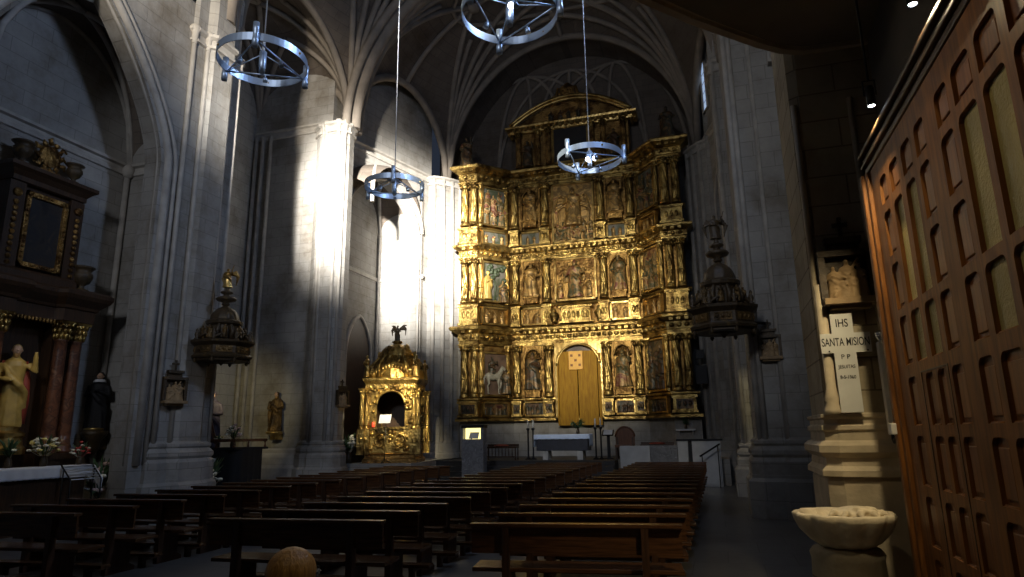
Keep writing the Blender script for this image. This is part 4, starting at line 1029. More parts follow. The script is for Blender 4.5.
bouquet('flower_arrangement', 'white and yellow flower arrangement on the chapel altar cloth', -13.10, 10.20, 1.26, .85, [M_PETAL,M_PETALY,M_PETAL], 34, 3, spread=.40)
bouquet('potted_plant', 'leafy green plant on the altar at the foot of the golden robed statue', -13.18, 9.55, 1.26, .8, [M_PETAL], 2, 4, leafy=34, spread=.26, cat='plant')
bouquet('flower_arrangement', 'red and white flowers at the right end of the chapel altar', -13.08, 10.98, 1.26, .65, [M_PETALR,M_PETALR,M_PETAL], 22, 5, spread=.26)
bouquet('flower_vase', 'tall vase of white and pink flowers standing on the floor below the nun statue', -13.1, 11.55, 0.0, 1.9, [M_PETAL,M_PETALP], 26, 6, leafy=30, spread=.13)
cr = T('votive_rack', 'slatted metal rack for votive candles at the right end of the chapel altar', 'candle rack', (-12.66, 10.75, 0))
for k in range(6):
    m = MB(); m.tube([(-12.60-.05*k,10.42,.98+.052*k),(-12.60-.05*k,11.12,.98+.052*k)], .012, 6); m.build('rack_bar', M_CABLE, cr)
for y in (10.42,11.12):
    m = MB(); m.tube([(-12.58,y,0),(-12.58,y,.97),(-12.88,y,1.27)], .016, 6); m.tube([(-12.80,y,0),(-12.80,y,1.2)], .014, 6); m.build('rack_frame', M_IRON, cr)
m = MB(); m.grid(lambda s, t: (-12.58-.3*(1-t)*.9+.01*math.sin(t*20), 11.135+.012*math.sin(s*9), 1.27-.42*t if s > .0 else 1.27-.42*t), 4, 16)
m = MB(); m.grid(lambda s, t: (-12.85+.27*s+.012*math.sin(t*7), 11.14+.012*math.sin(s*14), 1.26-.27*s-.28*t), 12, 8)
o = m.build('hanging_cloth', M_WHITE, cr, recalc=False); o.modifiers.new('thickness','SOLIDIFY').thickness = .006

# ================================================================== stations of the cross
def station(x, y, z, face, s, label, seed):
    t = T('station_of_the_cross', label, 'wall relief', (x,y,z), 'stations of the cross', rz=face)
    def lb(name, mat, boxes=(), fn=None, **k):
        m = MB()
        for b_ in boxes: m.bx(*[q*s for q in b_])
        if fn: fn(m)
        return m.build(name, mat, t, local=True, **k)
    lb('back_board', M_CANOPY, [(-.22,.22,-.04,0,0,.50),(-.15,.15,-.05,0,.50,.60)])
    lb('case_frame', M_CANOPY, [(-.25,-.19,-.12,0,0,.46),(.19,.25,-.12,0,0,.46),(-.25,.25,-.13,0,.44,.50),(-.17,.17,-.10,0,.58,.64)])
    lb('shelf', M_TERRA, [(-.24,.24,-.20,0,-.05,.01),(-.18,.18,-.14,0,-.09,-.05)])
    def figs(m):
        r_ = random.Random(seed)
        for a, h, d in ((-.12,.34,-.09),(.0,.40,-.10),(.11,.36,-.08),(.05,.24,-.14),(-.05,.22,-.13)): saint(m, a*s, d*s, .0, h*s, r_.uniform(-.7,.7), r_.randint(0,999), r_.randint(0,3), wide=1.3)
        m.tube([(-.14*s,-.15*s,.02*s),(.12*s,-.08*s,.42*s)], .015*s, 6)
    lb('relief_figures', M_TERRA, fn=figs, voxel=.009)
    lb('cross', M_CANOPY, [(-.018,.018,-.05,-.015,.64,.86),(-.07,.07,-.05,-.015,.76,.80)])
    return t
station(-12.14, 12.36, 2.62, PI/2-.35, 1.12, 'relief in a dark case on the pier under the left pulpit canopy', 1)
station(-12.12, 19.62, 2.8, PI/2-.3, 1.0, 'small dark relief on the second left pier beside the gilded shrine', 2)
station(1.20, 14.93, 3.28, 0, .95, 'relief in a dark case on the right pier near the domed canopy', 3)
station(1.27, 6.68, 2.93, 0, .95, 'large relief on a stone shelf above the white mission cross', 4)

# ================================================================== recess: float with carried statue, bracket saint
fl = T('processional_float', 'black draped processional float with brown rail in the recess under the left canopy', 'float', (-14.0,16.4,0))
def drape(s, t):
    a = 2*PI*s; k = 4
    ca, sa = math.cos(a), math.sin(a); q = (abs(ca)**k+abs(sa)**k)**(-1/k)
    fo = 1+.02*math.sin(a*22)*t
    return (-14.0+1.0*q*ca*fo, 16.4+.75*q*sa*fo, 1.5-1.5*t)
m = MB(); m.grid(drape, 160, 6); m.bx(-14.98,-13.02,15.67,17.13,1.44,1.50); m.build('black_drape', M_BLACK, fl)
m = MB()
for y in (15.72,17.08): m.bx(-14.95,-13.05,y-.03,y+.03,1.66,1.74)
for x in (-14.92,-13.08): m.bx(x-.03,x+.03,15.7,17.1,1.66,1.74)
for x in (-14.9,-14.3,-13.7,-13.1):
    for y in (15.72,17.08): m.lathe([(.03,0),(.04,.03),(.02,.08),(.03,.17)], (x,y,1.5), 8)
m.build('rail', M_REDM, fl)
for x in (-14.6,-13.75):
    m = MB(); m.lathe([(.03,0),(.06,.02),(.02,.06),(.05,.1),(.07,.22),(.05,.30),(.015,.36)], (x,15.58,.62), 10); m.tube([(x,15.58,.6),(x,15.68,.6)],.02,6); m.build('lantern', M_GOLDS, fl)
m = MB(); m.box((-13.75,15.56,1.12),(.36,.02,.2),.1); m.build('paper_notice', M_WHITE, fl)
pb = big_saint('cross_bearer_statue', 'dark robed statue carrying a slanting cross beam on the black float', -14.5, 16.35, 1.50, 1.65, .5, simple('purple_velvet',(0.06,0.05,0.075),.7), None, 31, 0)
m = MB(); m.tube([(-14.62,16.2,2.85),(-13.95,15.98,1.62)], .06, 4, smooth=False); m.tube([(-14.75,16.05,2.55),(-14.35,16.55,2.75)], .055, 4, smooth=False); m.build('cross_beam', M_REDM, pb)
bouquet('flower_arrangement', 'white flowers at the right front corner of the black float', -13.15, 15.75, 1.50, .9, [M_PETAL,M_PETALP], 22, 9, spread=.26)
bouquet('flower_arrangement', 'pale flowers along the front left of the black float', -13.85, 15.95, 1.50, .55, [M_PETALY,M_PETAL], 18, 10, spread=.34)
bouquet('flower_vase', 'vase of white flowers on the floor in front of the black float', -13.30, 15.05, 0, 1.7, [M_PETAL], 20, 11, leafy=40, spread=.20)
ws = big_saint('bracket_saint_statue', 'brown saint statue on a bracket on the shaded wall left of the sunlit pier', -14.4, 19.22, 1.97, 1.32, .5, M_CARVE, None, 41, 0)
m = MB(); m.lathe([(.04,-.28),(.10,-.22),(.13,-.12),(.28,-.08),(.30,-.03),(.25,0)], (-14.4,19.22,1.97), 14); m.bx(-14.55,-14.25,19.2,19.5,1.7,1.9); m.build('gilt_bracket', M_GOLDS, ws)

# ================================================================== gilded shrine
SX, SY, SZ = -11.15, 21.75, .85
gs = T('gilded_shrine', 'gilded domed shrine with an angel on top below the sunlit wall', 'shrine', (SX,SY,SZ))
def hx(R_, n=6, off=PI/6): return [(SX+R_*math.cos(off+2*PI*k/n), SY+R_*math.sin(off+2*PI*k/n)) for k in range(n)]
rd = random.Random(9)
HX = hx(1.16, 4, math.radians(-30))
m = MB(); m.poly(HX, SZ, SZ+.32); m.sweep(HX, [(0,0),(.12,0),(.12,.12),(.05,.18),(.05,.26),(.10,.30),(0,.34)], closed=True, z=SZ); m.build('base', M_GOLDD, gs)
for k in range(4):
    p, q = HX[k], HX[(k+1) % 4]; c = ((p[0]+q[0])/2, (p[1]+q[1])/2); an = math.atan2(q[1]-p[1], q[0]-p[0]); nx, ny = math.sin(an), -math.cos(an)
    front = ny < -.9 or (k in (3,4,5) and ny < -.4)
    m = MB(); m.box((c[0]-nx*.08,c[1]-ny*.08,SZ+.76),(1.45,.10,.88),an); m.box((c[0]-nx*.06,c[1]-ny*.06,SZ+1.18),(1.55,.18,.08),an)
    for i in range(46):
        u = rd.uniform(-.66,.66); v = rd.uniform(.44,1.08); q = rd.uniform(.04,.09)
        m.ell((c[0]+u*math.cos(an)-nx*.03,c[1]+u*math.sin(an)-ny*.03,SZ+v),(q,q,q*1.2),7,5)
    for u in (-.36,.36): m.tube([(c[0]+(u+.17*math.cos(t))*math.cos(an),c[1]+(u+.17*math.cos(t))*math.sin(an),SZ+.76+.22*math.sin(t)) for t in [2*PI*i/16 for i in range(16)]], .04, 6, closed=True)
    m.build('carved_parapet', M_GOLD, gs)
    o = (c[0],c[1],SZ); ex = (math.cos(an),math.sin(an),0); a = arch_pts(0,.50,2.0,.48,10)
    m = MB()
    for i in range(len(a)-1): m.prism([a[i],a[i+1],(a[i+1][0],2.78),(a[i][0],2.78)], o, ex, (0,0,1), (nx,ny,0), -.10, .02)
    for s in (-1,1): m.prism([(s*.50,1.2),(s*.80,1.2),(s*.80,2.78),(s*.50,2.78)], o, ex, (0,0,1), (nx,ny,0), -.10, .02)
    P3 = [Vector(o)+Vector(ex)*u+Vector((0,0,v))+Vector((nx,ny,0))*.04 for u, v in a]; m.tube(P3, .05, 7)
    for i in range(12):
        u = -.75+1.5*i/11; m.ell(Vector(o)+Vector(ex)*u+Vector((0,0,2.62+.08*math.sin(i*2.4)))+Vector((nx,ny,0))*.03, (.07,.07,.08), 7, 5)
    for i in range(60):
        u = rd.uniform(-.78,.78); v = rd.uniform(1.25,2.75)
        if abs(u) < .55 and v < 2.0 + .52*math.sqrt(max(0,1-(u/.55)**2)): continue
        m.ell((c[0]+u*math.cos(an)+nx*.03, c[1]+u*math.sin(an)+ny*.03, SZ+v), (rd.uniform(.04,.085),)*3, 7, 5)
    for i in range(9):
        t = PI*(i+.5)/9; u = .60*math.cos(t); m.ell((c[0]+u*math.cos(an)+nx*.04, c[1]+u*math.sin(an)+ny*.04, SZ+2.0+.56*math.sin(t)), (.07,.07,.07), 8, 6)
    m.build('arch_face', M_GOLDF, gs)
    if ny > -.6 and not nx > .5:
        m = MB(); m.box((c[0]-nx*.12,c[1]-ny*.12,SZ+1.9),(1.3,.04,1.5),an); m.build('dark_panel', M_DARKW, gs)
    # column group at each corner
    for d_, rr in ((1.02,.085),(1.20,.075)):
        x_, y_ = SX+(p[0]-SX)*d_, SY+(p[1]-SY)*d_
        column(x_, y_, SZ+1.15, SZ+2.55, rr, parent=gs, twist=14)
        m = MB(); m.box((x_,y_,SZ+.72),(.24,.24,.86),an); m.ell((x_,y_,SZ+.8),(.15,.15,.2),8,6); m.build('column_pedestal', M_GOLD, gs)
    m = MB(); x_, y_ = SX+(p[0]-SX)*1.08, SY+(p[1]-SY)*1.08
    saint(m, x_, y_, SZ+2.95, .78, math.atan2(p[1]-SY,p[0]-SX)+PI/2, 100+k, k); m.build('corner_figure', M_GOLDF, gs, voxel=.014)
    m = MB(); cc = (SX+(c[0]-SX)*.98, SY+(c[1]-SY)*.98)
    for i in range(13):
        u = (i-6)*.11; m.ell((cc[0]+u*math.cos(an),cc[1]+u*math.sin(an),SZ+3.0+.34*math.cos(u*2.1)),(.09,.09,.13),7,5)
    m.lathe([(.03,-.16),(.15,-.1),(.19,0),(.15,.14),(.04,.2)], (cc[0],cc[1],SZ+3.12), 12); m.build('crest', M_GOLDF, gs)
m = MB(); m.poly(hx(1.14,4,math.radians(-30)), SZ+2.70, SZ+2.92); m.sweep(HX, [(0,2.55),(.08,2.57),(.08,2.70),(.10,2.74),(.17,2.84),(.18,2.92),(0,2.96)], closed=True, z=SZ); m.build('entablature', M_GOLD, gs)
m = MB(); m.poly(hx(1.0,8,math.radians(-30)), SZ+2.9, SZ+3.25)
m.lathe([(.80-.24*(i/10)**1.3-.0, 3.2+.55*i/10) for i in range(11)]+[(.62,3.78),(.60,3.9)], (SX,SY,SZ), 36, fn=lambda a, z_: 1+.05*math.cos(12*a)); m.build('lower_dome', M_GOLD, gs)
for k in range(6):
    a = 2*PI*k/6+.3; m = MB()
    m.tube([(SX+.98*math.cos(a),SY+.98*math.sin(a),SZ+2.95),(SX+.95*math.cos(a),SY+.95*math.sin(a),SZ+3.4),(SX+.68*math.cos(a),SY+.68*math.sin(a),SZ+3.7),(SX+.64*math.cos(a),SY+.64*math.sin(a),SZ+3.95)], [.09,.08,.06,.07], 7); m.build('dome_scroll', M_GOLDF, gs)
m = MB(); m.lathe([(.60,3.72),(.66,3.78),(.56,3.84)]+[(.56*math.cos(i/9*1.35), 3.84+.40*math.sin(i/9*1.35)) for i in range(10)]+[(.14,4.26),(.20,4.30),(.16,4.36)], (SX,SY,SZ), 30, fn=lambda a, z_: 1+.06*math.cos(10*a)); m.build('upper_dome', M_GOLDF, gs)
m = MB(); az = SZ+4.34; saint(m, SX, SY, az, .60, .2, 77, 2)
for s in (-1,1):
    for k in range(4): m.tube([(SX+s*.05,SY+.05,az+.46),(SX+s*(.20+.03*k),SY+.10,az+.60-.05*k),(SX+s*(.32-.02*k),SY+.12,az+.62-.13*k)], [.04,.045,.015], 6)
m.build('angel', M_CANOPY, gs, voxel=.012, label='dark winged angel on the dome')
rd = random.Random(5); m = MB()
for i in range(70):
    a = rd.random()*2*PI; q = rd.random(); r_ = .94-.60*q**.8; zz = SZ+3.0+1.1*q
    m.ell((SX+r_*math.cos(a), SY+r_*math.sin(a), zz), (rd.uniform(.05,.11),rd.uniform(.05,.11),rd.uniform(.06,.13)), 7, 5)
    if i % 3 == 0: m.tube([(SX+r_*math.cos(a),SY+r_*math.sin(a),zz-.1),(SX+(r_+.10)*math.cos(a+.1),SY+(r_+.10)*math.sin(a+.1),zz+.06),(SX+(r_+.02)*math.cos(a+.2),SY+(r_+.02)*math.sin(a+.2),zz+.16)], [.05,.045,.02], 6)
m.build('dome_ornament', M_GOLDF, gs)
ms = T('music_stand', 'dark music stand with a white sheet in front of the gilded shrine arch', 'music stand', (-10.95,20.62,.85))
m = MB(); m.tube([(-10.95,20.62,.9),(-10.95,20.62,2.2)], .014, 8)
for k in range(3):
    a = 2*PI*k/3+.5; m.tube([(-10.95,20.62,1.0),(-10.95+.22*math.cos(a),20.62+.22*math.sin(a),.862)], .011, 6)
m.build('tripod', M_IRON, ms)
m = MB(); m.prism([(-.23,-.16),(.23,-.16),(.23,.16),(-.23,.16)], (-10.95,20.58,2.34), (1,0,0), (0,.25,.97), (0,-.97,.25), -.015, .0); m.build('desk', M_IRON, ms)
m = MB(); m.prism([(-.22,-.15),(.22,-.15),(.22,.15),(-.22,.15)], (-10.95,20.58,2.34), (1,0,0), (0,.25,.97), (0,-.97,.25), .0, .006); m.build('white_sheet', M_WHITE, ms)
rc = T('votive_candle', 'red votive candle on the parapet of the gilded shrine', 'candle', (-11.50,20.76,2.06))
m = MB(); m.lathe([(.02,0),(.045,0),(.05,.10),(.045,.16),(.03,.16)], (-11.50,20.76,2.075), 12); m.build('red_glass', glow('lit_red_glass', (0.9,0.07,0.03), 1.2), rc)
bouquet('flower_vase', 'white flowers in a vase at the left of the gilded shrine', -12.36, 20.64, .85, 1.5, [M_PETAL], 26, 14, leafy=26, spread=.2)
# ================================================================== wooden entrance screen
scn = T('entrance_screen', 'tall panelled wooden entrance screen with frosted panes along the right side', 'wooden screen', (1.40, 4.0, 0))
ROWS = [(.14,.47),(.55,.88),(.96,1.29),(1.36,1.70),(1.77,2.11),(2.20,2.55),(2.61,2.95),(3.02,3.36),(3.43,3.64)]
L1 = [(5.20,5.40),(4.88,5.10),(4.56,4.78),(4.26,4.46)]
L1b = [(5.20,5.40),(4.79,4.98),(4.57,4.73),(4.26,4.46)]
L2 = [(3.83,4.04),(3.49,3.75),(3.15,3.41),(2.84,3.06)]
L3 = [(a-1.42,b-1.42) for a, b in L2]
FX, BX, PX = 1.35, 1.45, 1.374
leaf_specs = [((4.14,5.62), L1, L1b), ((2.74,4.14), L2, L2), ((1.30,2.74), L3, L3)]
def fillet(m, y, z, s, r=.05):
    P = [(y,z)]+[(y+s*r*(1-math.sin(t)), z-r*(1-math.cos(t))) for t in [PI/2*i/5 for i in range(6)]]
    m.prism(P, (0,0,0), (0,1,0), (0,0,1), (1,0,0), FX, BX-.01)
for (ya, yb), up, lo in leaf_specs:
    m = MB(); panes = []
    holes = {c: [] for c in range(4)}
    for c in range(4):
        r = 0
        while r < 9:
            cols = lo if r < 5 else up
            y0, y1 = cols[c]; z0, z1 = ROWS[r]
            glass = c in (1, 2) and r in (5, 6, 7)
            if c in (1, 2) and r == 6: z1 = ROWS[7][1]; r += 1
            holes[c].append((y0, y1, z0, z1, glass)); r += 1
    # stiles and rails around the openings
    for zlo, zhi, cols in ((0.0, 2.155, lo), (2.155, 3.80, up)):
        cc = sorted(cols); edges = [ya] + [q for p in cc for q in p] + [yb]
        for i in range(0, len(edges), 2): m.bx(FX, BX, edges[i], edges[i+1], zlo, zhi)
        for c in range(4):
            y0, y1 = cols[c]; hs = sorted(h for h in holes[c] if zlo-.05 <= h[2] < zhi); z = zlo
            for h in hs:
                if h[2] > z: m.bx(FX, BX, y0, y1, z, h[2])
                z = h[3]
            if z < zhi: m.bx(FX, BX, y0, y1, z, zhi)
    for c in range(4):
        for y0, y1, z0, z1, g in holes[c]:
            fillet(m, y0, z1, 1); fillet(m, y1, z1, -1)
    lf_ = m.build('screen_leaf', M_SCREEN, scn)
    for c in range(4):
        for y0, y1, z0, z1, g in holes[c]:
            k = MB()
            if g:
                k.bx(PX+.002, PX+.012, y0-.005, y1+.005, z0-.005, z1+.005); k.build('frosted_pane', M_PANE, lf_)
            else:
                k.bx(PX, PX+.03, y0-.005, y1+.005, z0-.005, z1+.005)
                k.bx(PX-.012, PX+.01, y0+.035, y1-.035, z0+.035, z1-.05); k.build('recessed_panel', M_SCREENP, lf_, bevel=.006)
            s = MB(); s.tube([(FX+.02, y0, z0), (FX+.02, y1, z0)], .012, 6); s.build('panel_sill', M_SCREEN, lf_)
m = MB()
for a, b_ in ((5.05,5.06),(4.505,4.515)): m.bx(FX-.004, FX+.004, a, b_, .03, 2.125)
m.bx(FX-.004, FX+.004, 4.505, 5.06, 2.12, 2.13); m.build('wicket_outline', M_DARKW, scn)
m = MB(); m.bx(FX-.03, BX+.06, 5.62, 5.68, 0, 3.80); m.bx(FX-.055, BX+.06, 5.68, 5.76, 0, 3.80); m.build('door_jamb', M_SCREEN, scn, bevel=.012)
m = MB(); m.sweep([(FX,5.80),(FX,1.30)], [(0,3.86),(-.0,3.86)], z=0) if False else None
for x0, z0, z1 in ((FX-.015,3.80,3.85),(FX-.045,3.85,3.88),(FX-.025,3.88,3.93),(FX-.06,3.93,3.96),(FX-.04,3.96,4.0)): m.bx(x0, BX+.06, 1.30, 5.70, z0, z1)
m.build('cornice', M_DARKW, scn, bevel=.008)
m = MB(); m.bx(BX+.05, 1.74, 1.30, 5.70, 3.9, 4.0); m.bx(BX+.0, 1.74, 5.66, 5.70, 0, 3.95); m.bx(BX+.20,BX+.22,1.3,5.8,0,4.0); m.build('carcass', M_DARKW, scn)
sw = MB(); sw.box((1.335, 5.72, 1.75), (.04,.075,.085)); sw.v = [(x-.055,y,z) for x,y,z in sw.v]
o = sw.build('light_switch', M_PLASTIC, bevel=.006); tag(o, 'small white light switch on the jamb of the wooden screen', 'switch')
def lamp(y, zz, label):
    x, z = 1.28, zz
    t = T('ceiling_spotlight', label, 'spotlight', (x,y,z), 'entrance spotlights')
    m = MB(); m.lathe([(.022,.0),(.028,-.006),(.032,.04),(.032,.13),(.024,.15),(.012,.16)], (x,y,z), 18); m.build('lamp_body', M_IRON, t)
    m = MB(); m.lathe([(.016,-.004),(.023,-.004),(.023,.003)], (x,y,z), 18); m.build('lens', M_LENS, t)
    m = MB(); m.tube([(x-.04,y,z+.08),(x-.04,y,z+.20),(x+.04,y,z+.20),(x+.04,y,z+.08)], .007, 6); m.build('yoke', M_IRON, t)
    m = MB(); m.tube([(x,y,z+.20),(x,y,5.6)], .009, 6); m.lathe([(.05,0),(.05,.03)], (x,y,5.57), 12); m.build('drop_rod', M_IRON, t)
lamp(5.02, 4.10, 'small lit spotlight above the far end of the wooden screen')
lamp(3.89, 4.17, 'lit spotlight at the top edge of the picture above the wooden screen')

# ---- stone shell font
ft = T('holy_water_font', 'carved stone shell holy water font on a pedestal by the wooden screen', 'font', (.92,6.10,0))
def sh(a, z): return 1 + .10*abs(math.cos(5.5*(a+PI/2)))**.8*(1 if z > .0 else 1)
m = MB()
m.lathe([(.06,.80),(.15,.82),(.24,.88),(.31,.96),(.345,1.04),(.355,1.085),(.335,1.10),(.315,1.085),(.28,1.02),(.20,.95),(.08,.92),(.01,.915)], (.92,6.10,0), 110, sy=.95, fn=sh)
m.build('shell_basin', M_FONT, ft)
m = MB(); m.ell((1.02,6.12,1.07),(.20,.16,.075),16,10)
for k in range(5): m.tube([(1.02,6.22,1.07),(1.02+.22*math.cos(PI+.5+k*.55)*.9,6.12+.17*math.sin(PI+.5+k*.55),1.10),(1.02+.26*math.cos(PI+.5+k*.55),6.12+.20*math.sin(PI+.5+k*.55),1.06)], [.02,.03,.012], 7)
m.tube([(1.06+.09*math.cos(t)*(1-t/14),6.04+.06*math.sin(t),1.12+.012*math.sin(t*2)) for t in [i*.5 for i in range(20)]], .018, 6)
m.build('carved_scroll', M_FONT, ft, voxel=.010)
m = MB(); m.lathe([(.36,0),(.36,.12),(.32,.16),(.29,.20),(.27,.74),(.28,.78),(.25,.82),(.20,.84)], (.92,6.14,0), 24); m.build('pedestal', M_STONEW, ft)

# ---- mission cross and the pale duct beside it
mc = T('mission_cross', 'flat white cross with black lettering propped on the pier ledge', 'cross', (1.17,6.60,1.90))
m = MB(); m.bx(1.078,1.262,6.585,6.61,1.90,2.44); m.bx(1.078,1.262,6.585,6.61,2.62,2.80); m.bx(.975,1.395,6.585,6.61,2.44,2.62); m.build('cross_board', M_CROSS, mc)
def text(s, x, z, size, y=6.583, sx=1.0):
    c = bpy.data.curves.new('lettering', 'FONT'); c.body = s; c.size = size; c.align_x = 'CENTER'; c.align_y = 'CENTER'; c.extrude = .001; c.offset = .0012 if size > .08 else .0004
    o = bpy.data.objects.new('lettering', c); COL.objects.link(o); o.parent = mc
    o.location = (x-1.17, y-6.60, z-1.90); o.rotation_euler = (PI/2,0,0); o.scale = (sx,1,1); c.materials.append(M_INK)
    bpy.context.view_layer.update(); me = bpy.data.meshes.new_from_object(o); q = bpy.data.objects.new('lettering', me); COL.objects.link(q); q.parent = mc
    q.location, q.rotation_euler, q.scale = o.location, o.rotation_euler, o.scale; bpy.data.objects.remove(o); return q
text('IHS', 1.17, 2.71, .105, sx=.72)
text('SANTA MISION', 1.185, 2.535, .105, sx=.565)
text('P P', 1.17, 2.40, .06)
text('JESUITAS', 1.17, 2.31, .045, sx=.8)
text('8-5-1960', 1.17, 2.215, .045, sx=.8)
m = MB()
for x in (1.04,1.36): m.tube([(x,6.60,2.455),(x,6.58,2.455)], .008, 7)
m.build('fixing_screw', M_IRON, mc)
m = MB(); m.bx(1.10,1.13,6.61,6.70,2.5,2.56); m.bx(1.21,1.24,6.61,6.70,2.5,2.56); m.build('spacer', M_IRON, mc)
du = T('cable_duct', 'pale vertical cable duct on the pier edge with a metal cap', 'duct', (1.455,6.54,1.68))
m = MB(); m.bx(1.435,1.49,6.53,6.61,1.70,2.52); m.build('duct_cover', M_PLASTIC, du, bevel=.008)
m = MB(); m.ell((1.475,6.53,2.585),(.065,.06,.035),14,8); m.lathe([(.028,-.07),(.03,-.05),(.06,-.02),(.055,0)], (1.475,6.53,2.58), 14); m.build('metal_cap', simple('bright_metal',(0.6,0.6,0.6),.25,metal=.9), du)
m = MB(); m.tube([(1.455,6.54,1.72),(1.455,6.54,1.66),(1.44,6.45,1.64),(1.41,6.3,1.66),(1.40,6.0,1.74),(1.40,5.83,1.75)], .014, 7); m.build('cable', M_IRON, du)

# ================================================================== pews
def make_pew(name='pew'):
    t = T(name, 'pew', 'pew', (0,0,0))
    L = 2.08
    m = MB(); m.bx(-L/2, L/2, -.055, .065, .85, .885); m.build('top_rail', M_PEW, t, local=True, bevel=.006)
    m = MB(); m.bx(-L/2+.01, L/2-.01, .0, .03, .60, .85); m.build('backrest', M_PEW, t, local=True)
    m = MB(); m.bx(-L/2-.0, L/2+.0, .06, .46, .415, .455); m.build('seat', M_PEW, t, local=True, bevel=.006)
    for s in (-1, 1):
        m = MB(); m.prism([(-.05,0),(.44,0),(.44,.05),(.34,.10),(.34,.36),(.44,.415),(.04,.415),(.04,.85),(-.05,.85)], (s*(L/2-.36),0,0), (0,1,0), (0,0,1), (1,0,0), -.035, .035)
        m.build('support', M_PEWE, t, local=True)
    m = MB(); m.bx(-L/2+.12, L/2-.12, -.34, -.18, .15, .19); m.build('kneeler', M_PEW, t, local=True, bevel=.005)
    for s in (-1, 1):
        m = MB(); a, b_ = s*(L/2-.36)-.03, s*(L/2-.36)+.03
        m.prism([(-.34,.15),(-.02,.15),(-.02,.09),(-.25,.09),(-.25,0),(-.33,0),(-.33,.09)][::-1], (s*(L/2-.36),0,0), (0,1,0), (0,0,1), (1,0,0), -.03, .03)
        m.build('kneeler_arm', M_PEWE, t, local=True)
    return t
pew0 = make_pew(); used = [False]
def pew(x, y, rz, label, group):
    p = pew0 if not used[0] else dup(pew0)
    used[0] = True; p.location = (x, y, 0); p.rotation_euler = (0,0,rz); p['label'] = label; p['group'] = group
    return p
def row(k): return ORD[k+1]
for k in range(17): pew(-1.43, 6.63+.868*k, .13-.0065*k, f'dark wooden pew, {row(k)} from the rear in the right hand block beside the side aisle', 'pews of the right hand block')
for k in range(17): pew(-4.48, 6.42+.868*k, .08-.003*k, f'dark wooden pew, {row(k)} from the rear in the middle block', 'pews of the middle block')
for k in range(15): pew(-8.60, 6.36+.845*k, .06, f'dark wooden pew, {row(k)} from the rear in the left block before the side chapel', 'pews of the left block')
pew(-1.95, 2.16, 0, 'pew on which the fair haired person sits, behind all the other pews', 'nearest pew')

# ================================================================== the person in the foreground
pp = T('person', 'seated person seen from behind with fair brown hair and glasses, looking towards the altar', 'person', (-1.70,2.42,.455))
px, py, pz = -1.70, 2.42, 0.455
def G(a, b_, c): return (px+a, py+b_, pz+c)
m = MB()
m.tube([G(0,0,.08),G(0,-.02,.22),G(0,-.02,.38),G(0,0,.50),G(0,.01,.57)], [.165,.155,.17,.165,.075], 16, flat=.72)
m.tube([G(0,.01,.55),G(0,.02,.66)], [.058,.052], 12)
m.ell(G(0,.035,.735),(.073,.092,.112),18,14)
m.ell(G(0,.075,.68),(.055,.055,.055),12,9)
m.tube([G(0,.122,.755),G(0,.142,.722),G(0,.125,.708)], [.010,.017,.012], 8)
m.tube([G(-.022,.118,.682),G(0,.126,.680),G(.022,.118,.682)], .008, 6)
for s in (-1,1):
    m.ell(G(s*.074,.02,.725),(.012,.022,.034),9,7); m.ell(G(s*.03,.115,.752),(.014,.010,.010),8,6)
    m.tube([G(s*.15,0,.49),G(s*.20,.02,.40),G(s*.235,.03,.22),G(s*.20,.16,.13),G(s*.09,.27,.135)], [.06,.055,.045,.04,.03], 10)
    m.tube([G(s*.09,.05,.09),G(s*.11,.28,.095),G(s*.11,.44,.08),G(s*.11,.47,.0),G(s*.11,.45,-.22),G(s*.11,.43,-.40)], [.09,.085,.065,.06,.05,.038], 12)
    m.tube([G(s*.11,.40,-.415),G(s*.12,.52,-.43),G(s*.12,.61,-.437)], [.034,.036,.025], 9)
    m.ell(G(s*.075,.30,.14),(.04,.045,.018),9,6)
    for k in range(4): m.tube([G(s*(.10-.018*k),.33,.14),G(s*(.09-.018*k),.37-.004*abs(k-1.5),.135),G(s*(.085-.018*k),.395-.006*abs(k-1.5),.12)], [.0095,.009,.008], 6)
    m.tube([G(s*.055,.28,.145),G(s*.03,.31,.15),G(s*.02,.335,.145)], [.012,.010,.009], 6)
m.build('body', M_FACE, pp, voxel=.007)
m = MB()
m.tube([G(0,0,.02),G(0,-.02,.2),G(0,-.025,.38),G(0,0,.515),G(0,.01,.585)], [.19,.178,.19,.185,.085], 18, flat=.74)
for s in (-1,1): m.tube([G(s*.15,0,.505),G(s*.205,.02,.40),G(s*.24,.03,.22),G(s*.205,.155,.135),G(s*.11,.25,.137)], [.075,.068,.06,.052,.045], 12)
m.build('coat', M_COAT, pp, voxel=.009)
m = MB()
for s in (-1,1): m.tube([G(s*.085,.0,.09),G(s*.11,.28,.098),G(s*.11,.45,.08),G(s*.11,.478,0),G(s*.11,.455,-.22),G(s*.11,.435,-.38)], [.10,.098,.078,.072,.064,.058], 12)
m.build('trousers', simple('dark_trousers',(0.02,0.02,0.03),.8), pp, voxel=.009)
m = MB()
m.ell(G(0,.012,.762),(.098,.106,.098),20,14); m.ell(G(0,-.028,.70),(.082,.066,.095),16,12); m.ell(G(0,-.02,.62),(.07,.055,.06),14,10)
for s in (-1,1): m.ell(G(s*.074,.0,.70),(.026,.05,.085),10,8)
m.build('hair', M_HAIR, pp, voxel=.006)
m = MB()
for s in (-1,1):
    m.tube([G(s*.03+.022*math.cos(t),.135,.752+.017*math.sin(t)) for t in [2*PI*i/14 for i in range(14)]], .0022, 5, closed=True)
    m.tube([G(s*.052,.133,.755),G(s*.083,.10,.756),G(s*.088,.02,.752)], .0025, 5)
m.tube([G(-.009,.138,.755),G(.009,.138,.755)], .0022, 5); m.build('glasses', M_IRON, pp)
m = MB()
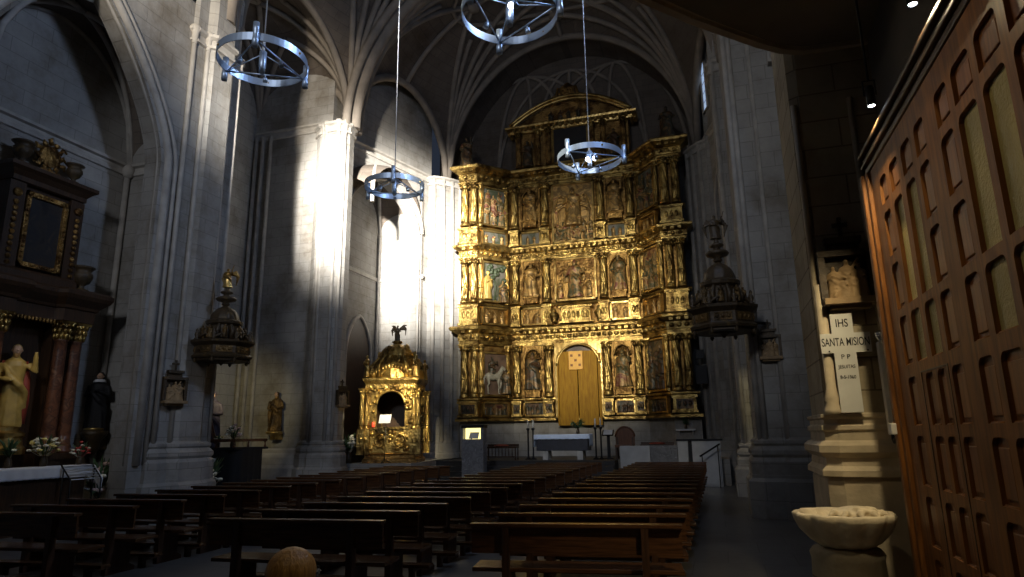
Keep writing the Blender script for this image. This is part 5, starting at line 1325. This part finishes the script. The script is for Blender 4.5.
for s in (-1,1): m.tube([G(s*.11,.38,-.42),G(s*.12,.52,-.425),G(s*.12,.63,-.432)], [.046,.046,.03], 10)
m.build('shoes', M_BLACK, pp)

# ================================================================== presbytery furniture
ha = T('high_altar_table', 'dark altar table on two stone feet under a pale blue cloth', 'altar table', (-5.37,23.6,.85))
m = MB(); m.bx(-6.30,-4.42,23.3,23.95,1.16,1.66); m.bx(-6.34,-4.38,23.26,23.99,1.62,1.72); m.build('table_body', simple('dark_granite',(0.035,0.035,0.042),.4), ha, bevel=.01)
for x in (-5.98,-4.72):
    m = MB(); m.bx(x-.10,x+.10,23.35,23.9,.85,1.16); m.build('foot', M_MOULD, ha)
m = MB()
def hac(s, t):
    x = -6.37+2.02*s; pt = t*4
    if pt < 1: return (x, 23.25, 1.56+.165*pt - .004*math.sin(s*50))
    if pt < 3: return (x, 23.25+.76*(pt-1)/2, 1.727)
    return (x, 24.01, 1.727-.16*(pt-3))
m.grid(hac, 60, 16)
for x, s in ((-6.375,-1),(-4.345,1)): m.grid(lambda a, b_: (x+s*.012*math.sin(a*18)*b_, 23.25+.76*a, 1.727-.42*b_), 24, 6)
o = m.build('altar_cloth', M_BLUEW, recalc=False); o.modifiers.new('thickness','SOLIDIFY').thickness = .006
tag(o, 'pale blue white cloth on the high altar table', 'altar cloth')
bouquet('flower_arrangement', 'dark leafy arrangement on the right half of the high altar table', -4.82, 23.6, 1.735, .75, [M_LEAF], 8, 20, leafy=60, spread=.46, vase=True)
def candlestick(x, y, z, h, label, group):
    t = T('candlestick', label, 'candlestick', (x,y,z), group)
    m = MB(); m.lathe([(.12,0),(.12,.03),(.05,.06),(.03,.12),(.03,h*.72),(.06,h*.75),(.07,h*.78),(.03,h*.79)], (x,y,z), 14); m.build('stand', M_IRON, t)
    m = MB(); m.lathe([(.026,h*.78),(.026,h*.99),(.004,h)], (x,y,z), 10); m.build('candle', M_PLASTIC, t)
for i, (x, lab) in enumerate(((-6.66,'outer left'),(-6.47,'inner left'),(-4.17,'inner right'),(-3.98,'outer right'))):
    candlestick(x, 23.5, .85, 1.42, f'tall dark candlestick with white candle, {lab} of the high altar table', 'altar candlesticks')
am = T('ambo', 'grey marble ambo with a lit pale yellow box in its top', 'ambo', (-7.86,21.0,0))
m = MB(); m.bx(-8.22,-7.46,20.86,21.22,0,1.62); m.bx(-8.22,-8.18,20.86,21.22,1.62,2.02); m.bx(-7.55,-7.46,20.86,21.22,1.62,2.02); m.bx(-8.18,-7.55,21.14,21.22,1.62,2.02); m.build('pillar', M_MARBG, am)
m = MB(); m.bx(-8.24,-7.44,20.84,21.24,1.98,2.08); m.build('cap', M_IRON, am)
m = MB(); m.bx(-8.18,-7.55,21.11,21.14,1.62,1.98); m.build('lit_back', glow('lit_box', (1.0,0.86,0.36), 1.6), am, label='glowing pale yellow back panel')
m = MB(); m.prism([(-8.02,0),(-7.68,0),(-7.66,.22),(-7.98,.22)], (0,20.98,1.63), (1,0,0), (0,.25,.97), (0,-1,0), -.01, .01); m.ell((-7.9,20.93,1.66),(.04,.03,.04),8,6); m.build('open_book', M_PLASTIC, am)
def bench(x0, x1, y, z, label, spind=True):
    t = T('cushioned_bench', label, 'bench', ((x0+x1)/2,y,z))
    m = MB(); m.bx(x0,x1,y,y+.4,z+.42,z+.48); m.bx(x0,x1,y+.36,y+.4,z+.48,z+.56); m.bx(x0+.02,x1-.02,y+.03,y+.06,z+.10,z+.14); m.build('seat', M_PEWE, t)
    n = max(4, int((x1-x0)/.12))
    for i in (0, n):
        for yy in (y+.03,y+.34):
            m = MB(); xx = x0+.03+(x1-x0-.06)*i/n; m.lathe([(.02,0),(.03,.05),(.02,.1),(.028,.25),(.02,.42)], (xx,yy,z), 8); m.build('leg', M_PEWE, t)
    m = MB()
    for i in range(1, n): m.lathe([(.012,.12),(.02,.24),(.012,.42)], (x0+.03+(x1-x0-.06)*i/n, y+.045, z), 7)
    m.build('spindles', M_PEWE, t)
    m = MB(); m.ell(((x0+x1)/2,y+.18,z+.51),((x1-x0)*.25,.16,.045),14,8); m.build('red_cushion', M_REDP, t, label='dark red cushion')
bench(-8.18,-6.98,23.0,.85,'dark spindled bench with red cushion left of the high altar table')
bench(-2.75,-1.55,24.6,.85,'dark bench with red cushion behind the pale slabs right of the altar')
rl = T('altar_rail', 'low altar rail of pale and grey marble slabs right of the altar steps', 'altar rail', (-1.6,22.9,0))
for x0, x1, mt in ((-3.24,-2.22,M_MARBW),(-2.22,-1.32,M_MARBG),(-1.32,-.98,M_MARBW),(-.86,.06,M_MARBW)):
    m = MB(); m.bx(x0,x1-.02,22.86,22.98,0,1.32 if x0 < -2 else 1.46); m.build('rail_slab', mt, rl)
m = MB(); m.bx(-1.36,.12,22.82,23.02,1.46,1.52); m.bx(-.98,-.86,22.90,22.96,0,1.46); m.build('rail_cap', M_IRON, rl)
hr = T('stair_handrail', 'dark slanting handrail at the right end of the altar rail', 'handrail', (-.15,22.5,0))
m = MB(); m.tube([(-.62,22.30,.98),(.02,22.45,1.36)], .028, 8); m.build('rail', M_IRON, hr)
for x, y, h in ((-.55,22.315,1.0),(-.05,22.44,1.3)):
    m = MB(); m.tube([(x,y,0),(x,y,h)], .018, 7); m.build('post', M_IRON, hr)
M_REDW = wood('brown_chair_wood', (0.10,0.035,0.014), (0.20,0.075,0.03))
bc = T('round_back_chair', 'brown round backed chair between altar and marble rail', 'chair', (-3.22,24.0,.85))
m = MB(); a = arch_pts(-3.22,.34,1.62,.34,8); m.prism([(-3.56,1.30)]+a+[(-2.88,1.30)], (0,0,0), (1,0,0), (0,0,1), (0,1,0), 24.16, 24.24); m.tube([(p,24.17,q) for p,q in a], .035, 7); m.build('backrest', M_REDW, bc)
m = MB(); m.bx(-3.53,-2.91,23.7,24.22,1.25,1.34); m.build('seat', M_REDW, bc)
for x in (-3.49,-2.95):
    for y in (23.74,24.18):
        m = MB(); m.bx(x-.03,x+.03,y-.03,y+.03,.85,1.25 if y < 24 else 1.6); m.build('leg', M_PEWE, bc)
ls = T('lectern', 'small black lectern with white cloth right of the high altar table', 'lectern', (-3.75,23.7,.85))
m = MB(); m.bx(-3.9,-3.6,23.6,23.85,.85,.90); m.bx(-3.80,-3.70,23.68,23.78,.9,1.7); m.build('stand', M_IRON, ls)
m = MB(); m.prism([(-.2,-.15),(.2,-.15),(.2,.15),(-.2,.15)], (-3.75,23.68,1.76), (1,0,0), (0,.8,.6), (0,-.6,.8), -.02, .02); m.build('desk', M_IRON, ls)
m = MB(); m.prism([(-.16,-.13),(.16,-.13),(.16,.14),(-.16,.14)], (-3.75,23.68,1.76), (1,0,0), (0,.8,.6), (0,-.6,.8), .02, .028); m.build('white_cloth', M_WHITE, ls)
sf = T('wall_shelf', 'white shelf on the wall under the right end of the gold altarpiece', 'shelf', (-1.14,25.7,1.80))
m = MB(); m.bx(-1.50,-.80,25.70,25.95,1.80,1.86); m.build('board', M_MARBW, sf)
for x in (-1.4,-.9):
    m = MB(); m.prism([(25.95,1.62),(25.95,1.80),(25.75,1.80)], (x,0,0), (0,1,0), (0,0,1), (1,0,0), -.02,.02); m.build('bracket', M_MARBW, sf)
bouquet('potted_plant', 'dark bushy plant on the white shelf under the altarpiece right end', -1.14, 25.76, 1.86, .62, [M_LEAF], 3, 25, leafy=60, spread=.26, cat='plant')
for z, w_, h_, lab in ((4.62,.30,.34,'small dark plaque on the wall right of the altarpiece, above the larger one'),(3.85,.42,.70,'large black plaque on the wall right of the altarpiece')):
    m = MB(); m.box((-.42,25.60,z),(w_,.04,h_)); m.box((-.42,25.58,z),(w_*.84,.02,h_*.86))
    tag(m.build('wall_plaque', M_IRON, bevel=.006), lab, 'plaque')
m = MB(); m.box((1.93,14.72,10.2),(.34,.26,.36)); m.ell((1.93,14.55,10.2),(.14,.16,.17),12,9); m.ell((1.86,14.42,10.26),(.04,.04,.04),7,5); m.ell((2.0,14.42,10.26),(.04,.04,.04),7,5)
tag(m.build('stone_corbel', M_MOULD, bevel=.01), 'carved stone corbel head high on the right pier', 'corbel')
# ================================================================== light
def light(name, kind, loc, energy, color, target=None, **k):
    d = bpy.data.lights.new(name, kind); d.energy = energy; d.color = color
    for a, v in k.items(): setattr(d, a, v)
    o = bpy.data.objects.new(name, d); COL.objects.link(o); o.location = loc
    if target is not None:
        o.rotation_euler = (Vector(target)-Vector(loc)).to_track_quat('-Z', 'Y').to_euler()
    return o
W = bpy.data.worlds.new('world'); S.world = W; W.use_nodes = True
bg = W.node_tree.nodes['Background']; bg.inputs[0].default_value = (0.35,0.45,0.7,1); bg.inputs[1].default_value = 0.05
# daylight through the round west window: the direct beam and the wide soft sky light
light('west_beam', 'SPOT', (-4.2,-7.6,11.6), 350000, (1.0,0.95,0.86), (-12.2,24.9,9.9), spot_size=math.radians(16.5), spot_blend=1.0, shadow_soft_size=0.7)
light('west_beam', 'SPOT', (-4.2,-7.6,11.6), 26000, (1.0,0.88,0.70), (-12.1,13.0,13.2), spot_size=math.radians(17), spot_blend=1.0, shadow_soft_size=0.7)  # weaker second spot, added to warm the top of the first left pier
light('window_sky', 'AREA', (-4.2,-7.9,11.6), 600, (0.90,0.93,1.0), (-6.5,20,8.0), shape='DISK', size=3.0)
# added spot above the loft edge that brightens the altarpiece; no fixture modelled
light('altarpiece_fill', 'SPOT', (-3.0,4.2,8.0), 17500, (1.0,0.92,0.73), (-6.0,26.5,6.9), spot_size=math.radians(31), spot_blend=1.0, shadow_soft_size=0.12)
# added blue fill for the left chapel wall; no window stands behind it
light('chapel_blue_fill', 'AREA', (0.8,9.6,11.5), 330, (0.50,0.66,1.0), (-14.1,9.4,9.2), shape='RECTANGLE', size=1.2, size_y=2.0)
# chapel, recess and shrine lamps
light('chapel_lamp', 'SPOT', (-11.6,9.0,5.2), 60, (1.0,0.84,0.55), (-13.4,9.9,2.0), spot_size=math.radians(52), spot_blend=0.8, shadow_soft_size=0.05)
light('recess_lamp', 'SPOT', (-12.9,15.2,3.4), 180, (1.0,0.84,0.45), (-16.0,19.5,2.6), spot_size=math.radians(62), spot_blend=0.9, shadow_soft_size=0.05)
light('shrine_lamp', 'SPOT', (-8.6,17.6,5.2), 2600, (1.0,0.86,0.55), (-11.2,21.6,2.6), spot_size=math.radians(38), spot_blend=0.9, shadow_soft_size=0.05)
# entrance lamps, and an added, unseen warm fill that faces the screen
light('entrance_lamp', 'SPOT', (1.28,5.02,4.08), 210, (1.0,0.80,0.46), (1.0,6.2,1.2), spot_size=math.radians(92), spot_blend=0.7, shadow_soft_size=0.04)
light('entrance_lamp', 'SPOT', (1.27,3.89,4.15), 44, (1.0,0.80,0.48), (1.33,3.6,2.6), spot_size=math.radians(120), spot_blend=0.6, shadow_soft_size=0.04)
light('under_loft_fill', 'SPOT', (-1.4,2.6,5.3), 72, (1.0,0.82,0.52), (1.4,4.0,2.7), spot_size=math.radians(60), spot_blend=0.9, shadow_soft_size=0.15)

light('under_loft_fill', 'SPOT', (-0.9,0.6,5.4), 45, (1.0,0.82,0.52), (-1.6,2.7,1.2), spot_size=math.radians(40), spot_blend=0.9, shadow_soft_size=0.1)  # second unseen fill, added to brighten the seated person's hair
light('chandelier_lamp', 'SPOT', (-1.97,12.35,7.05), 1100, (0.80,0.88,1.0), (-5.4,23.6,1.75), spot_size=math.radians(13), spot_blend=0.8, shadow_soft_size=0.04)
light('aisle_lamp', 'SPOT', (1.5,17.2,3.6), 60, (1.0,0.85,0.5), (0.8,19.6,2.2), spot_size=math.radians(60), spot_blend=0.9, shadow_soft_size=0.1)

# ================================================================== camera
cd = bpy.data.cameras.new('camera'); cam = bpy.data.objects.new('camera', cd); COL.objects.link(cam)
f = 650.0
a = Vector((206,143,f)).normalized()
u = Vector((-42,-2888,f)); u = (u - a*u.dot(a)).normalized()
r = a.cross(u); r = r if r.x > 0 else -r
# columns: world axes seen from the camera (x right, y down, z forward)
X = Vector((r[0], a[0], u[0])); Y = -Vector((r[1], a[1], u[1])); Z = -Vector((r[2], a[2], u[2]))
Mx = Matrix((( X[0],Y[0],Z[0],0.0),(X[1],Y[1],Z[1],0.0),(X[2],Y[2],Z[2],1.75),(0,0,0,1)))
cam.matrix_world = Mx
cd.sensor_width = 36.0; cd.lens = f/1024*36.0; cd.clip_start = 0.05; cd.clip_end = 200
S.camera = cam
S.view_settings.view_transform = 'Standard'; S.view_settings.look = 'None'
S.view_settings.exposure = 0.0; S.view_settings.gamma = 1.0; S.view_settings.use_curve_mapping = False
